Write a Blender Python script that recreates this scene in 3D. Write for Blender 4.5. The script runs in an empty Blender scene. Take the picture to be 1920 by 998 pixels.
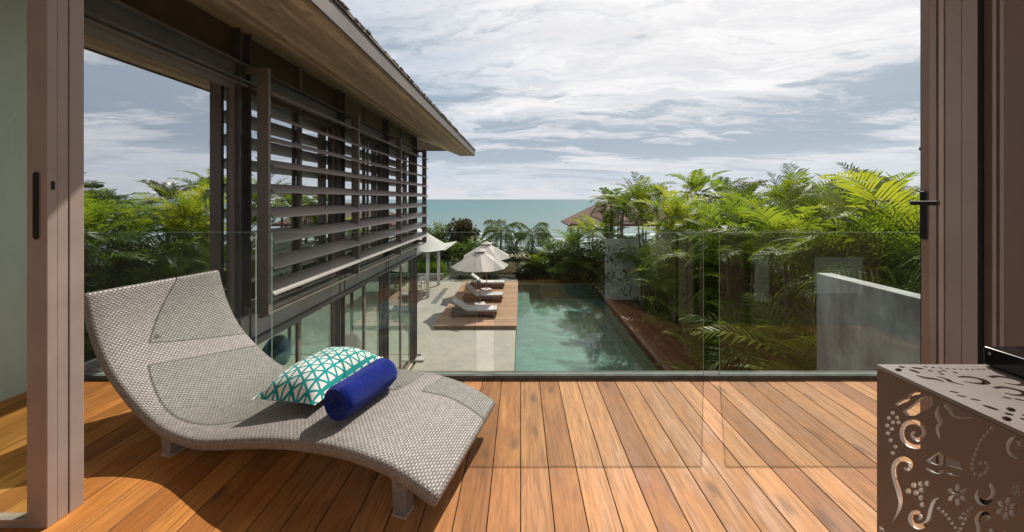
import bpy, bmesh, math, random
from mathutils import Vector, Matrix
R = math.radians
rnd = random.Random(7)
sc = bpy.context.scene
C = sc.collection
EYE = 1.4; F = 860.0          # eye height over the deck; the setting was surveyed with F ...
K = 650/860                   # ... and every depth (y) is then corrected by K (see settle_depths at the end)

# ------------------------------------------------------------------ camera, sky, sun, exposure
cam = bpy.data.cameras.new('camera'); camo = bpy.data.objects.new('camera', cam); C.objects.link(camo)
camo.location = (0, 0, EYE); camo.rotation_euler = (R(90), 0, 0)
cam.sensor_width = 36; cam.lens = 36*F*K/1920
cam.shift_x = -16/1920; cam.shift_y = -125/1920
cam.clip_start = 0.05; cam.clip_end = 100000
sc.camera = camo
SUN_DIR = Vector((0.49, 1.2*K, 1.14)).normalized()
elev = math.asin(SUN_DIR.z); azim = math.atan2(SUN_DIR.x, SUN_DIR.y)
sc.view_settings.view_transform = 'Standard'; sc.view_settings.look = 'None'
sc.view_settings.gamma = 1; sc.view_settings.exposure = 0.70
try: sc.view_settings.use_curve_mapping = False
except Exception: pass

class NT:
    """small node-graph helper"""
    def __init__(s, tree): s.t = tree; s.n = tree.nodes; s.l = tree.links
    def node(s, typ, ins=None, **props):
        n = s.n.new(typ)
        for k, v in props.items(): setattr(n, k, v)
        for k, v in (ins or {}).items():
            sock = n.inputs[k]
            if isinstance(v, bpy.types.NodeSocket): s.l.new(v, sock)
            else:
                if isinstance(v, (tuple, list)) and len(v) == 3 and sock.type == 'RGBA': v = (*v, 1)
                sock.default_value = v
        return n
    def m(s, op, a, b=0.0, c=0.0, clamp=False):
        n = s.node('ShaderNodeMath', {0: a, 1: b, 2: c}, operation=op); n.use_clamp = clamp
        return n.outputs[0]
    def mix(s, f, a, b, blend='MIX'):
        n = s.node('ShaderNodeMix', data_type='RGBA', blend_type=blend)
        for k, v in ((0, f), (6, a), (7, b)):
            if isinstance(v, bpy.types.NodeSocket): s.l.new(v, n.inputs[k])
            else: n.inputs[k].default_value = (*v, 1) if isinstance(v, (tuple, list)) and len(v) == 3 else v
        return n.outputs[2]
    def noise(s, vec, scale=5, detail=4, rough=.55, dist=0.0, lac=2.0):
        n = s.node('ShaderNodeTexNoise', {'Scale': scale, 'Detail': detail, 'Roughness': rough, 'Distortion': dist, 'Lacunarity': lac})
        if vec is not None: s.l.new(vec, n.inputs['Vector'])
        return n.outputs['Fac']
    def ramp(s, f, a, b, lo=0.0, hi=1.0, smooth=True):
        n = s.node('ShaderNodeMapRange', {0: f, 1: a, 2: b, 3: lo, 4: hi}, interpolation_type='SMOOTHSTEP' if smooth else 'LINEAR')
        return n.outputs[0]
    def sep(s, v): return s.node('ShaderNodeSeparateXYZ', {0: v}).outputs
    def comb(s, x, y, z): return s.node('ShaderNodeCombineXYZ', {0: x, 1: y, 2: z}).outputs[0]
    def scale(s, v, xyz): return s.node('ShaderNodeMapping', {'Vector': v, 'Scale': xyz}).outputs[0]

w = bpy.data.worlds.new('World'); sc.world = w; w.use_nodes = True
w.node_tree.nodes.clear(); k = NT(w.node_tree)
sky = k.node('ShaderNodeTexSky', sky_type='NISHITA', sun_disc=False, sun_elevation=elev, sun_rotation=azim, altitude=10, air_density=1.0, dust_density=1.2, ozone_density=1.5)
tc = k.node('ShaderNodeTexCoord').outputs['Generated']
x, y, z = k.sep(tc)
zz = k.m('ADD', k.m('MAXIMUM', z, 0.0), 0.10)
px = k.m('DIVIDE', x, zz); py = k.m('DIVIDE', y, zz)
pv = k.comb(px, py, 0.0)
# wispy cirrus sheets, drawn out across the view, warped by a slower field
warp = k.noise(k.scale(pv, (.5, .5, 1)), .9, 4, .55)
warp2 = k.noise(k.scale(pv, (.9, 1.3, 1)), 1.7, 5, .6)
ax_ = k.m('ADD', k.m('MULTIPLY', px, .55), k.m('MULTIPLY', warp2, .9)); ay_ = k.m('ADD', k.m('ADD', py, k.m('MULTIPLY', px, .22)), k.m('MULTIPLY', warp, 2.2))
n1 = k.noise(k.comb(ax_, ay_, 3.1), .85, 10, .64, .25)
n2 = k.noise(k.comb(k.m('MULTIPLY', ax_, .8), k.m('MULTIPLY', ay_, 1.3), 7.7), 2.8, 9, .68, .35)
n3 = k.noise(k.scale(pv, (.25, .40, 1)), 1.0, 3, .5)
cover = k.m('ADD', k.m('MULTIPLY', n1, .55), k.m('ADD', k.m('MULTIPLY', n2, .36), k.m('MULTIPLY', n3, .30)))
cover = k.m('ADD', cover, k.m('MULTIPLY', k.ramp(x, -.42, .25), .16))
cover = k.m('ADD', cover, k.m('MULTIPLY', k.ramp(z, .30, .60), .05))
high = k.ramp(cover, .51, .76)
thin = k.ramp(cover, .38, .60)
shade = k.noise(k.comb(k.m('ADD', k.m('MULTIPLY', px, .42), k.m('MULTIPLY', warp2, .7)), k.m('ADD', py, k.m('MULTIPLY', warp, .8)), 9.0), 1.15, 8, .62, .3)
band = k.m('MULTIPLY', k.ramp(z, .075, .13), k.ramp(z, .30, .20))
dark = k.m('MULTIPLY', k.ramp(k.m('ADD', k.m('ADD', shade, k.m('MULTIPLY', k.m('SUBTRACT', n2, .5), .55)), k.m('MULTIPLY', band, .12)), .50, .66), .9)
skyc = k.mix(.6, sky.outputs[0], (1.2, 3.3, 5.2))
grey = (5.5, 5.75, 6.35); white = (8.0, 7.95, 8.0); slate = (2.6, 3.35, 4.15)
c1 = k.mix(k.m('MULTIPLY', thin, .80), skyc, grey)
c2 = k.mix(high, c1, k.mix(k.ramp(n2, .38, .62), (6.1, 6.15, 6.5), white))
c3 = k.mix(dark, c2, slate)
# pale humid layer towards the horizon with low cumulus heads
cum = k.noise(k.comb(k.m('MULTIPLY', x, 9.0), k.m('MULTIPLY', z, 30.0), k.m('MULTIPLY', y, 9.0)), 1.0, 6, .6)
cumm = k.m('MULTIPLY', k.ramp(k.m('SUBTRACT', cum, k.m('MULTIPLY', z, 4.0)), .32, .42), k.ramp(z, .09, .02))
c4 = k.mix(k.ramp(z, .17, .015, 0, .85), c3, (5.0, 5.5, 6.1))
c5 = k.mix(k.m('MULTIPLY', cumm, .5), c4, (6.8, 6.7, 6.8))
gl_ = k.m('POWER', k.m('MAXIMUM', k.node('ShaderNodeVectorMath', {0: tc, 1: tuple(SUN_DIR)}, operation='DOT_PRODUCT').outputs['Value'], 0.0), 7.0)
c5 = k.mix(k.m('MULTIPLY', gl_, .5, clamp=True), c5, (9.6, 9.25, 8.9))
bg = k.node('ShaderNodeBackground', {'Color': c5, 'Strength': 0.074})
k.l.new(bg.outputs[0], k.node('ShaderNodeOutputWorld').inputs[0])

sl = bpy.data.lights.new('sun', 'SUN'); sl.energy = 3.45; sl.angle = R(.53); sl.color = (1, .93, .82)
slo = bpy.data.objects.new('sun', sl); C.objects.link(slo)
slo.rotation_euler = (-SUN_DIR).to_track_quat('-Z', 'Y').to_euler(); slo.location = (5, 12, 12)

# ------------------------------------------------------------------ mesh helpers
class MB:
    def __init__(s): s.v = []; s.f = []; s.mi = []; s.uv = []
    def add(s, vs, fs, mi=0, uvs=None):
        o = len(s.v); s.v += [tuple(p) for p in vs]
        for i, f in enumerate(fs):
            s.f.append(tuple(o+a for a in f)); s.mi.append(mi if isinstance(mi, int) else mi[i])
            s.uv.append(uvs[i] if uvs else None)
    def box(s, x0, x1, y0, y1, z0, z1, mi=0):
        x0, x1 = sorted((x0, x1)); y0, y1 = sorted((y0, y1)); z0, z1 = sorted((z0, z1))
        vs = [(a, b, c) for c in (z0, z1) for b in (y0, y1) for a in (x0, x1)]
        s.add(vs, [(0, 2, 3, 1), (4, 5, 7, 6), (0, 1, 5, 4), (2, 6, 7, 3), (0, 4, 6, 2), (1, 3, 7, 5)], mi)
        return s
    def obox(s, c, ux, uy, uz, hx, hy, hz, mi=0):   # oriented box
        c, ux, uy, uz = Vector(c), Vector(ux), Vector(uy), Vector(uz)
        vs = [c+ux*hx*a+uy*hy*b+uz*hz*d for d in (-1, 1) for b in (-1, 1) for a in (-1, 1)]
        s.add(vs, [(0, 2, 3, 1), (4, 5, 7, 6), (0, 1, 5, 4), (2, 6, 7, 3), (0, 4, 6, 2), (1, 3, 7, 5)], mi); return s
    def tube(s, pts, rs, n=8, cap=True, mi=0):
        pts = [Vector(p) for p in pts]
        if not isinstance(rs, (list, tuple)): rs = [rs]*len(pts)
        vs = []; fs = []
        ref = None
        for i, p in enumerate(pts):
            t = (pts[min(i+1, len(pts)-1)]-pts[max(i-1, 0)]).normalized()
            if ref is None:
                ref = Vector((1, 0, 0)) if abs(t.x) < .8 else Vector((0, 1, 0))
            a = (ref-t*ref.dot(t)).normalized(); ref = a; b = t.cross(a)
            for j in range(n):
                q = 2*math.pi*j/n; vs.append(p+(a*math.cos(q)+b*math.sin(q))*rs[i])
        for i in range(len(pts)-1):
            for j in range(n):
                fs.append((i*n+j, i*n+(j+1) % n, (i+1)*n+(j+1) % n, (i+1)*n+j))
        if cap: fs.append(tuple(range(n-1, -1, -1))); fs.append(tuple((len(pts)-1)*n+j for j in range(n)))
        s.add(vs, fs, mi); return s
    def lathe(s, c, prof, n=24, mi=0):
        vs = []; fs = []
        for r, h in prof:
            for j in range(n):
                q = 2*math.pi*j/n; vs.append((c[0]+r*math.cos(q), c[1]+r*math.sin(q), c[2]+h))
        for i in range(len(prof)-1):
            for j in range(n): fs.append((i*n+j, i*n+(j+1) % n, (i+1)*n+(j+1) % n, (i+1)*n+j))
        s.add(vs, fs, mi); return s
    def build(s, name, mats, parent=None, smooth=False, bevel=0, loc=None, seg=2, wn=False):
        me = bpy.data.meshes.new(name); me.from_pydata(s.v, [], s.f)
        mats = mats if isinstance(mats, (list, tuple)) else [mats]
        for m in mats: me.materials.append(m)
        me.polygons.foreach_set('material_index', s.mi)
        if any(u is not None for u in s.uv):
            ul = me.uv_layers.new(name='UVMap')
            for p, u in zip(me.polygons, s.uv):
                if u is not None:
                    for li, q in zip(p.loop_indices, u): ul.data[li].uv = q
        if smooth: me.polygons.foreach_set('use_smooth', [True]*len(me.polygons))
        me.update()
        o = bpy.data.objects.new(name, me); C.objects.link(o)
        if parent: o.parent = parent
        if loc: o.location = loc
        if bevel:
            b = o.modifiers.new('bevel', 'BEVEL'); b.width = bevel; b.segments = seg; b.limit_method = 'ANGLE'
        return o

def tag(o, label=None, cat=None, group=None, kind=None):
    if label: o['label'] = label
    if cat: o['category'] = cat
    if group: o['group'] = group
    if kind: o['kind'] = kind
    return o
def thing(name, label, cat, loc=(0, 0, 0), rz=0, group=None):
    o = bpy.data.objects.new(name, None); C.objects.link(o); o.location = loc; o.rotation_euler = (0, 0, rz)
    o.empty_display_size = .1
    return tag(o, label, cat, group)
def struct(name, mb, mat, **kw): return tag(mb.build(name, mat, **kw), kind='structure')
def copy_tree(o, parent=None):
    c = o.copy(); C.objects.link(c); c.parent = parent
    for ch in [q for q in CH if q.parent == o]: copy_tree(ch, c)
    return c
def box(name, mat, parent, *a, bevel=0, **kw): return MB().box(*a).build(name, mat, parent, bevel=bevel, **kw)

# ------------------------------------------------------------------ materials
def new_mat(name):
    m = bpy.data.materials.new(name); m.use_nodes = True; m.node_tree.nodes.clear()
    k = NT(m.node_tree); out = k.node('ShaderNodeOutputMaterial')
    return m, k, out
def pbsdf(k, out, **ins):
    mp = {'base': 'Base Color', 'rough': 'Roughness', 'metal': 'Metallic', 'normal': 'Normal', 'spec': 'Specular IOR Level', 'coat': 'Coat Weight', 'sheen': 'Sheen Weight', 'alpha': 'Alpha', 'emit': 'Emission Color', 'es': 'Emission Strength'}
    b = k.node('ShaderNodeBsdfPrincipled', {mp[a]: v for a, v in ins.items()})
    k.l.new(b.outputs[0], out.inputs[0]); return b
def bump(k, h, strength=.3, dist=.01): return k.node('ShaderNodeBump', {'Height': h, 'Strength': strength, 'Distance': dist}).outputs[0]
def ocoord(k): return k.node('ShaderNodeTexCoord').outputs['Object']
def simple(name, col, rough=.6, var=.15, scale=8, metal=0, bmp=.1, bscale=60, spec=.5, stretch=(1, 1, 1), sheen=0, bdist=.003, coat=0):
    m, k, out = new_mat(name); oc = k.scale(ocoord(k), stretch)
    n = k.noise(oc, scale, 6, .6); n2 = k.noise(oc, bscale, 5, .6)
    f = k.m('ADD', k.m('MULTIPLY', n, .75), k.m('MULTIPLY', n2, .25))
    a = tuple(c*(1-var*1.3) for c in col); b = tuple(min(1, c*(1+var*1.3)) for c in col)
    c = k.mix(k.ramp(f, .3, .7), a, b)
    r = k.ramp(n, .3, .7, rough*.85, min(1, rough*1.15))
    pbsdf(k, out, base=c, rough=r, metal=metal, normal=bump(k, n2, bmp, bdist), spec=spec, sheen=sheen, coat=coat)
    return m

def wood_deck(name, tones, rough=.38, pitch=.145, axis='X', along='Y', knots=True, grey=0.0, side_tone=None, spec=.28):
    m, k, out = new_mat(name); oc = ocoord(k); X = k.sep(oc)
    ax = {'X': 0, 'Y': 1, 'Z': 2}
    a = X[ax[axis]]; l = X[ax[along]]
    idx = k.m('FLOOR', k.m('DIVIDE', a, pitch))
    wn = k.node('ShaderNodeTexWhiteNoise', {'W': idx}, noise_dimensions='1D')
    r1 = wn.outputs['Value']; rc = k.sep(wn.outputs['Color'])
    g = k.comb(k.m('MULTIPLY', a, 1.0), k.m('ADD', k.m('MULTIPLY', l, .055), k.m('MULTIPLY', r1, 37.0)), k.m('MULTIPLY', r1, 11.0))
    grain = k.noise(g, 70, 7, .62, .6)
    fine = k.noise(k.comb(k.m('MULTIPLY', a, 4.0), k.m('MULTIPLY', l, .08), r1), 120, 3, .6)
    broad = k.noise(k.comb(k.m('MULTIPLY', a, 1.2), k.m('ADD', k.m('MULTIPLY', l, .35), k.m('MULTIPLY', r1, 90.0)), 0.0), 6, 4, .6, .8)
    # cathedral figure: rings of a stretched field
    fig = k.noise(k.comb(k.m('MULTIPLY', a, 1.0), k.m('ADD', k.m('MULTIPLY', l, .12), k.m('MULTIPLY', r1, 51.0)), 4.0), 9, 2, .5)
    ring = k.m('ADD', k.m('MULTIPLY', k.m('SINE', k.m('MULTIPLY', fig, 95.0)), .5), .5)
    t1, t2, t3 = tones; vr = k.ramp(rc[2], 0, 1, .80, 1.14, False)
    c = k.mix(k.ramp(rc[0], .15, .85), t1, t2)
    c = k.mix(k.m('MULTIPLY', k.ramp(rc[1], .5, .9), .6), c, t3)
    c = k.mix(k.ramp(grain, .38, .66, 0, .62), c, tuple(q*.52 for q in t1))
    c = k.mix(k.m('MULTIPLY', ring, .20), c, tuple(q*.5 for q in t1))
    c = k.mix(k.ramp(broad, .45, .75, 0, .5), c, tuple(min(1, q*1.25) for q in t2))
    if knots:
        vo = k.node('ShaderNodeTexVoronoi', {'Vector': k.comb(k.m('ADD', k.m('MULTIPLY', a, 7.2), k.m('MULTIPLY', fine, .5)), k.m('ADD', k.m('MULTIPLY', l, 3.4), k.m('ADD', k.m('MULTIPLY', r1, 19.0), k.m('MULTIPLY', grain, .5))), 0.0), 'Scale': 1.0}, voronoi_dimensions='2D')
        rv = k.sep(vo.outputs['Color'])[0]
        kn = k.m('MULTIPLY', k.ramp(vo.outputs['Distance'], .27, .06), k.ramp(rv, .80, .84))
        c = k.mix(k.m('MULTIPLY', kn, .62), c, (.13, .085, .06))
    if side_tone:       # boards tinted more orange towards the left
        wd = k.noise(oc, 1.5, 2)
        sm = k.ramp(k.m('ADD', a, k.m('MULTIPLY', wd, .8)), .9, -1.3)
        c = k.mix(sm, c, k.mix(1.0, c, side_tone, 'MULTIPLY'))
    c = k.mix(1.0, c, k.comb(vr, vr, vr), 'MULTIPLY')
    if grey: c = k.mix(grey, c, (.30, .27, .24))
    h = k.m('ADD', k.m('MULTIPLY', grain, .6), k.m('MULTIPLY', fine, .4))
    pbsdf(k, out, base=c, rough=k.ramp(broad, .3, .7, rough*.8, rough*1.3), normal=bump(k, h, .22, .0015), spec=spec)
    return m

M = {}
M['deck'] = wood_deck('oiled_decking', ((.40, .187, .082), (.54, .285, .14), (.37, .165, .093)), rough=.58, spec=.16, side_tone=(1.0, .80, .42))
M['pooldeck'] = wood_deck('pool_timber', ((.36, .20, .11), (.50, .30, .18), (.42, .22, .14)), rough=.55, axis='Y', along='X', grey=.12)
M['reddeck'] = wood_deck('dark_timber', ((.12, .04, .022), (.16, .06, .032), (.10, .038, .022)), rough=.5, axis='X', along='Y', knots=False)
M['soffit'] = wood_deck('soffit_boards', ((.43, .31, .20), (.57, .42, .28), (.34, .24, .155)), rough=.7, pitch=.12, axis='X', along='Y')
M['taupe'] = simple('taupe_metal', (.34, .265, .23), .42, .06, 5, 0, .05, 300, .5)
M['taupe_l'] = simple('taupe_metal_pale', (.50, .39, .32), .38, .05, 5, 0, .05, 300, .5)
M['taupe_d'] = simple('brown_painted_panel', (.20, .125, .098), .5, .08, 6, 0, .05, 200)
M['table'] = simple('taupe_powder_coat', (.185, .155, .142), .42, .05, 4, 0, .12, 900, .5, bdist=.0006)
M['louvre'] = simple('louvre_aluminium', (.33, .285, .265), .42, .10, 3, 0, .05, 90, .5, stretch=(1, .3, 1))
M['steel'] = simple('charcoal_steel', (.10, .095, .095), .38, .15, 4, 0, .06, 70)
M['steel_l'] = simple('grey_steel', (.15, .145, .148), .35, .12, 4, 0, .06, 70)
M['frame'] = simple('bronze_frame', (.20, .165, .148), .4, .1, 4, 0, .04, 90)
M['clere'] = simple('clerestory_blind', (.20, .17, .125), .5, .10, 3, 0, .05, 40, .4)
M['clere_d'] = simple('clerestory_brown', (.10, .072, .055), .35, .10, 3, 0, .05, 40, .5)
M['black'] = simple('black_gloss', (.008, .008, .009), .12, .1, 4, 0, .01, 90, .6)
M['blackm'] = simple('black_handle', (.014, .014, .018), .35, .1, 4, 0, .03, 90, .5)
M['lit_rim'] = simple('sunlit_rim_paint', (.82, .79, .76), .4, .05, 4)
M['dark'] = simple('dark_recess', (.012, .010, .009), .8, .1)
M['white'] = simple('white_paint', (.72, .71, .69), .5, .05, 4)
M['cushion'] = simple('white_cushion', (.52, .51, .50), .9, .05, 6, 0, .15, 120, .2)
M['canvas'] = simple('cream_canvas', (.45, .415, .39), .9, .05, 3, 0, .12, 90, .2)
M['sailc'] = simple('sail_canvas', (.45, .44, .42), .85, .06, 1.5, 0, .1, 60, .2)
M['teak'] = simple('dark_teak', (.14, .085, .055), .55, .25, 6, 0, .2, 60, stretch=(1, 6, 6))
M['pole'] = simple('pole_timber', (.30, .16, .085), .5, .15, 6)
M['plaster'] = simple('interior_plaster', (.62, .58, .53), .8, .04, 2)
M['slabw'] = simple('slab_band', (.40, .385, .36), .75, .12, 2, 0, .15, 30)
M['floor_in'] = simple('pale_interior_floor', (.55, .50, .42), .35, .06, 2)
M['shingle'] = simple('roof_shingles', (.17, .135, .11), .85, .35, 9, 0, .6, 40, .3, bdist=.02)
M['shingle_r'] = simple('brown_shingles', (.115, .062, .048), .8, .25, 1.2, 0, .4, 20, .3, bdist=.02)
M['fascia'] = simple('fascia_board', (.125, .10, .092), .6, .2, 3, 0, .15, 30, stretch=(1, .3, 1))
M['bark'] = simple('palm_bark', (.16, .135, .09), .85, .35, 8, 0, .5, 30, .3, stretch=(1, 1, 4), bdist=.01)
M['bluefab'] = simple('navy_fabric', (.010, .045, .12), .8, .2, 8, sheen=.3)
M['greyfab'] = simple('grey_fabric', (.16, .15, .14), .8, .1, 8)
M['tealfab'] = simple('teal_fabric', (.02, .20, .22), .85, .15, 8)
M['lead'] = simple('weathered_grey_kerb', (.12, .125, .12), .95, .3, 5, 0, .2, 40, .08, stretch=(.4, 1, 1))
M['grass'] = None

def concrete(name, col, streak=.3, rough=.75, s=1.0):
    m, k, out = new_mat(name); oc = ocoord(k)
    a = k.noise(oc, 1.1*s, 8, .62, .4); b = k.noise(k.scale(oc, (1, 1, .22)), 5*s, 7, .65, .3); c = k.noise(oc, 45, 5, .6)
    d = k.noise(oc, 6*s, 8, .7, 1.2)
    f = k.m('ADD', k.m('MULTIPLY', a, .55), k.m('MULTIPLY', b, .45))
    lo = tuple(q*(1-streak) for q in col); hi = tuple(min(1, q*(1+streak)) for q in col)
    col_ = k.mix(k.ramp(f, .36, .64), lo, hi)
    col_ = k.mix(k.m('MULTIPLY', k.ramp(d, .60, .70), .35), col_, tuple(min(1, q*1.5) for q in col))
    col_ = k.mix(k.ramp(c, .5, .75, 0, .2), col_, lo)
    pbsdf(k, out, base=col_, rough=k.ramp(f, .3, .7, rough*.85, min(1, rough*1.1)), normal=bump(k, k.m('ADD', c, k.m('MULTIPLY', d, .8)), .25, .004), spec=.4)
    return m
M['conc'] = concrete('board_concrete', (.34, .35, .34), .45)
M['conc_g'] = concrete('render_green_grey', (.55, .59, .54), .08)
M['garden_wall'] = concrete('pale_garden_wall', (.42, .40, .36), .15)
M['patio'] = concrete('patio_concrete', (.31, .29, .25), .12, .7, .8)
M['gap_shade'] = simple('gap_shade', (.07, .055, .035), .95, .3, 3, 0, .5, 12, .2, bdist=.05)  # dark brown that paints shade into the gaps of the deck
M['coping'] = concrete('coping_stone', (.34, .31, .27), .3)

def leaf_mat(name, c1, c2, c3, trans=.45, rough=.42, tc_mul=(1.6, 1.5, .5)):
    m, k, out = new_mat(name)
    g = k.node('ShaderNodeNewGeometry'); oi = k.node('ShaderNodeObjectInfo')
    r = g.outputs['Random Per Island']
    c = k.mix(r, c1, c2)
    n = k.noise(k.node('ShaderNodeTexCoord').outputs['Object'], 1.3, 3)
    c = k.mix(k.ramp(k.m('ADD', k.m('MULTIPLY', n, .6), k.m('MULTIPLY', oi.outputs['Random'], .4)), .50, .74, 0, .8), c, c3)
    hsv = k.node('ShaderNodeHueSaturation', {'Hue': k.ramp(oi.outputs['Random'], 0, 1, .485, .515, False), 'Value': k.ramp(oi.outputs['Random'], 0, 1, .8, 1.2, False), 'Color': c})
    c = hsv.outputs[0]
    b = k.node('ShaderNodeBsdfPrincipled', {'Base Color': c, 'Roughness': rough, 'Specular IOR Level': .22})
    t = k.node('ShaderNodeBsdfTranslucent', {'Color': k.mix(1.0, c, tc_mul, 'MULTIPLY')})
    mx = k.node('ShaderNodeMixShader', {0: trans, 1: b.outputs[0], 2: t.outputs[0]})
    k.l.new(mx.outputs[0], out.inputs[0]); return m
M['palm'] = leaf_mat('palm_leaf', (.066, .112, .022), (.120, .168, .032), (.185, .185, .034), .56, .45, (2.0, 1.9, .65))
M['palm_d'] = leaf_mat('dark_palm_leaf', (.055, .095, .02), (.085, .135, .026), (.085, .11, .022), .35, .42)
M['leaf'] = leaf_mat('shrub_leaf', (.075, .13, .022), (.12, .18, .03), (.14, .18, .03), .4, .4)
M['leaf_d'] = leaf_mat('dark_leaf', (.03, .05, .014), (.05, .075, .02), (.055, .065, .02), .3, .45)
M['leaf_dry'] = leaf_mat('brown_leaf', (.07, .055, .03), (.06, .07, .03), (.10, .075, .04), .25, .6)
M['grass'] = leaf_mat('grass_blade', (.07, .14, .02), (.12, .20, .035), (.12, .19, .03), .45, .5)

def glass(name, tint=(.93, .96, .94), ior=1.5, boost=0.0, rough=0.0, gcol=(1, 1, 1)):
    m, k, out = new_mat(name)
    g_ = k.node('ShaderNodeNewGeometry')
    dt = k.m('ABSOLUTE', k.node('ShaderNodeVectorMath', {0: g_.outputs['Incoming'], 1: g_.outputs['Normal']}, operation='DOT_PRODUCT').outputs['Value'])
    fr = k.m('ADD', .04, k.m('MULTIPLY', .96, k.m('POWER', k.m('SUBTRACT', 1.0, dt, clamp=True), 5.0)))
    f = k.m('ADD', fr, boost, clamp=True)
    t = k.node('ShaderNodeBsdfTransparent', {'Color': tint}); g = k.node('ShaderNodeBsdfGlossy', {'Color': gcol, 'Roughness': rough})
    k.l.new(k.node('ShaderNodeMixShader', {0: f, 1: t.outputs[0], 2: g.outputs[0]}).outputs[0], out.inputs[0]); return m
M['glass'] = glass('balustrade_glass', (.915, .94, .925), 1.5, .0, gcol=(.62, .62, .62))
M['glass_up'] = glass('reflective_window_glass', (.30, .33, .33), 1.5, .68, gcol=(.95, .97, 1.0))
M['glass_lo'] = glass('window_glass', (.82, .88, .85), 1.5, .07)
M['glass_door'] = glass('door_glass', (.90, .965, .93), 1.5, .02)
m, k, out = new_mat('glass_edge')
t = k.node('ShaderNodeBsdfTransparent', {'Color': (.12, .2, .17)}); d = k.node('ShaderNodeBsdfPrincipled', {'Base Color': (.42, .55, .48), 'Roughness': .25})
k.l.new(k.node('ShaderNodeMixShader', {0: .7, 1: t.outputs[0], 2: d.outputs[0]}).outputs[0], out.inputs[0]); M['edge'] = m

# wicker: over-under strands from the sheet's own UVs (metres)
m, k, out = new_mat('woven_resin_wicker')
uv = k.node('ShaderNodeTexCoord').outputs['UV']; U, V, _ = k.sep(uv)
row = k.m('FLOOR', k.m('DIVIDE', U, .0122))
a = k.m('ADD', k.m('DIVIDE', V, .0215), k.m('MULTIPLY', k.m('MODULO', k.m('ABSOLUTE', row), 2.0), .5))
ha = k.m('POWER', k.m('ABSOLUTE', k.m('SINE', k.m('MULTIPLY', a, math.pi))), .55)
hb = k.m('POWER', k.m('ABSOLUTE', k.m('SINE', k.m('MULTIPLY', k.m('DIVIDE', U, .0122), math.pi))), .6)
h = k.m('MULTIPLY', ha, hb)
rn = k.node('ShaderNodeTexWhiteNoise', {'Vector': k.comb(row, k.m('FLOOR', a), 0.0)}, noise_dimensions='2D').outputs['Value']
c = k.mix(k.ramp(h, .05, .40), (.062, .055, .051), k.mix(rn, (.215, .195, .182), (.30, .272, .255)))  # crevice shade between the strands is painted into the colour
pbsdf(k, out, base=c, rough=.42, normal=bump(k, h, .6, .004), spec=.45)
M['wicker'] = m

# cushion pattern: white with teal triangle lattice
m, k, out = new_mat('teal_triangle_print')
uv = k.node('ShaderNodeTexCoord').outputs['UV']; U, V, _ = k.sep(uv)
jit = k.m('MULTIPLY', k.m('SUBTRACT', k.noise(uv, 30, 3), .5), .025)
s_ = .055
def lines(e, wd=.10):
    fr = k.m('FRACT', k.m('ADD', e, jit)); return k.m('LESS_THAN', k.m('ABSOLUTE', k.m('SUBTRACT', fr, .5)), wd)
u1 = k.m('DIVIDE', U, s_); v1 = k.m('DIVIDE', V, s_*1.15)
l1 = lines(u1, .12); l2 = lines(k.m('ADD', k.m('MULTIPLY_ADD', u1, .5, .25), v1), .105); l3 = lines(k.m('SUBTRACT', k.m('MULTIPLY_ADD', u1, .5, .25), v1), .105)
msk = k.m('MAXIMUM', l1, k.m('MAXIMUM', l2, l3))
c = k.mix(msk, (.74, .73, .70), (.006, .27, .27))
wv = k.noise(uv, 600, 2)
pbsdf(k, out, base=c, rough=.9, normal=bump(k, wv, .2, .001), spec=.2, sheen=.15); M['print'] = m

# terry towel
m, k, out = new_mat('blue_terry_towel')
oc = ocoord(k); n = k.noise(oc, 260, 4, .7); n2 = k.noise(oc, 14, 4, .6, .5)
c = k.mix(k.ramp(n, .3, .7), (.002, .008, .10), (.005, .028, .34)); c = k.mix(k.ramp(n2, .4, .7, 0, .35), c, (.004, .012, .12))
pbsdf(k, out, base=c, rough=.95, normal=bump(k, k.m('ADD', n, k.m('MULTIPLY', n2, .8)), 1.0, .005), spec=.05, sheen=.15); M['towel'] = m

# sea
m, k, out = new_mat('sea_water'); g = k.node('ShaderNodeNewGeometry').outputs['Position']; X, Y, Z = k.sep(g); Y = k.m('DIVIDE', Y, K)
ly = k.m('LOGARITHM', k.m('MAXIMUM', Y, 20.0), 2.718)
w1 = k.noise(k.comb(k.m('MULTIPLY', X, .03), k.m('MULTIPLY', Y, .22), 0.0), 1.0, 6, .6, .3)
w2 = k.noise(k.comb(k.m('DIVIDE', k.m('MULTIPLY', X, 6.0), Y), k.m('MULTIPLY', ly, 10.0), 0.0), 2.0, 6, .65, .2)
c = k.mix(k.ramp(ly, 4.5, 6.4), (.12, .17, .165), (.030, .125, .13))
c = k.mix(k.ramp(ly, 6.2, 7.8, 0, .75), c, (.018, .09, .11))
c = k.mix(k.ramp(w2, .42, .64, 0, .35), c, (.10, .19, .19))
fo = k.noise(k.comb(k.m('MULTIPLY', X, .06), k.m('MULTIPLY', Y, .35), 2.0), 1.0, 7, .68, .6)
near = k.ramp(Y, 150, 78)
foam = k.m('MULTIPLY', k.ramp(k.m('ADD', fo, k.m('MULTIPLY', near, .20)), .68, .78), k.ramp(Y, 210, 120))
capw = k.m('MULTIPLY', k.ramp(k.noise(k.comb(k.m('MULTIPLY', X, .10), k.m('MULTIPLY', Y, .30), 6.0), 1.0, 5, .7), .70, .75), k.ramp(Y, 700, 150, 0, .7))
c = k.mix(k.m('MAXIMUM', foam, capw), c, (.55, .57, .56))
pbsdf(k, out, base=c, rough=k.m('ADD', .32, k.m('MULTIPLY', foam, .4)), normal=bump(k, w1, .5, .6), spec=.12); M['sea'] = m

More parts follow.
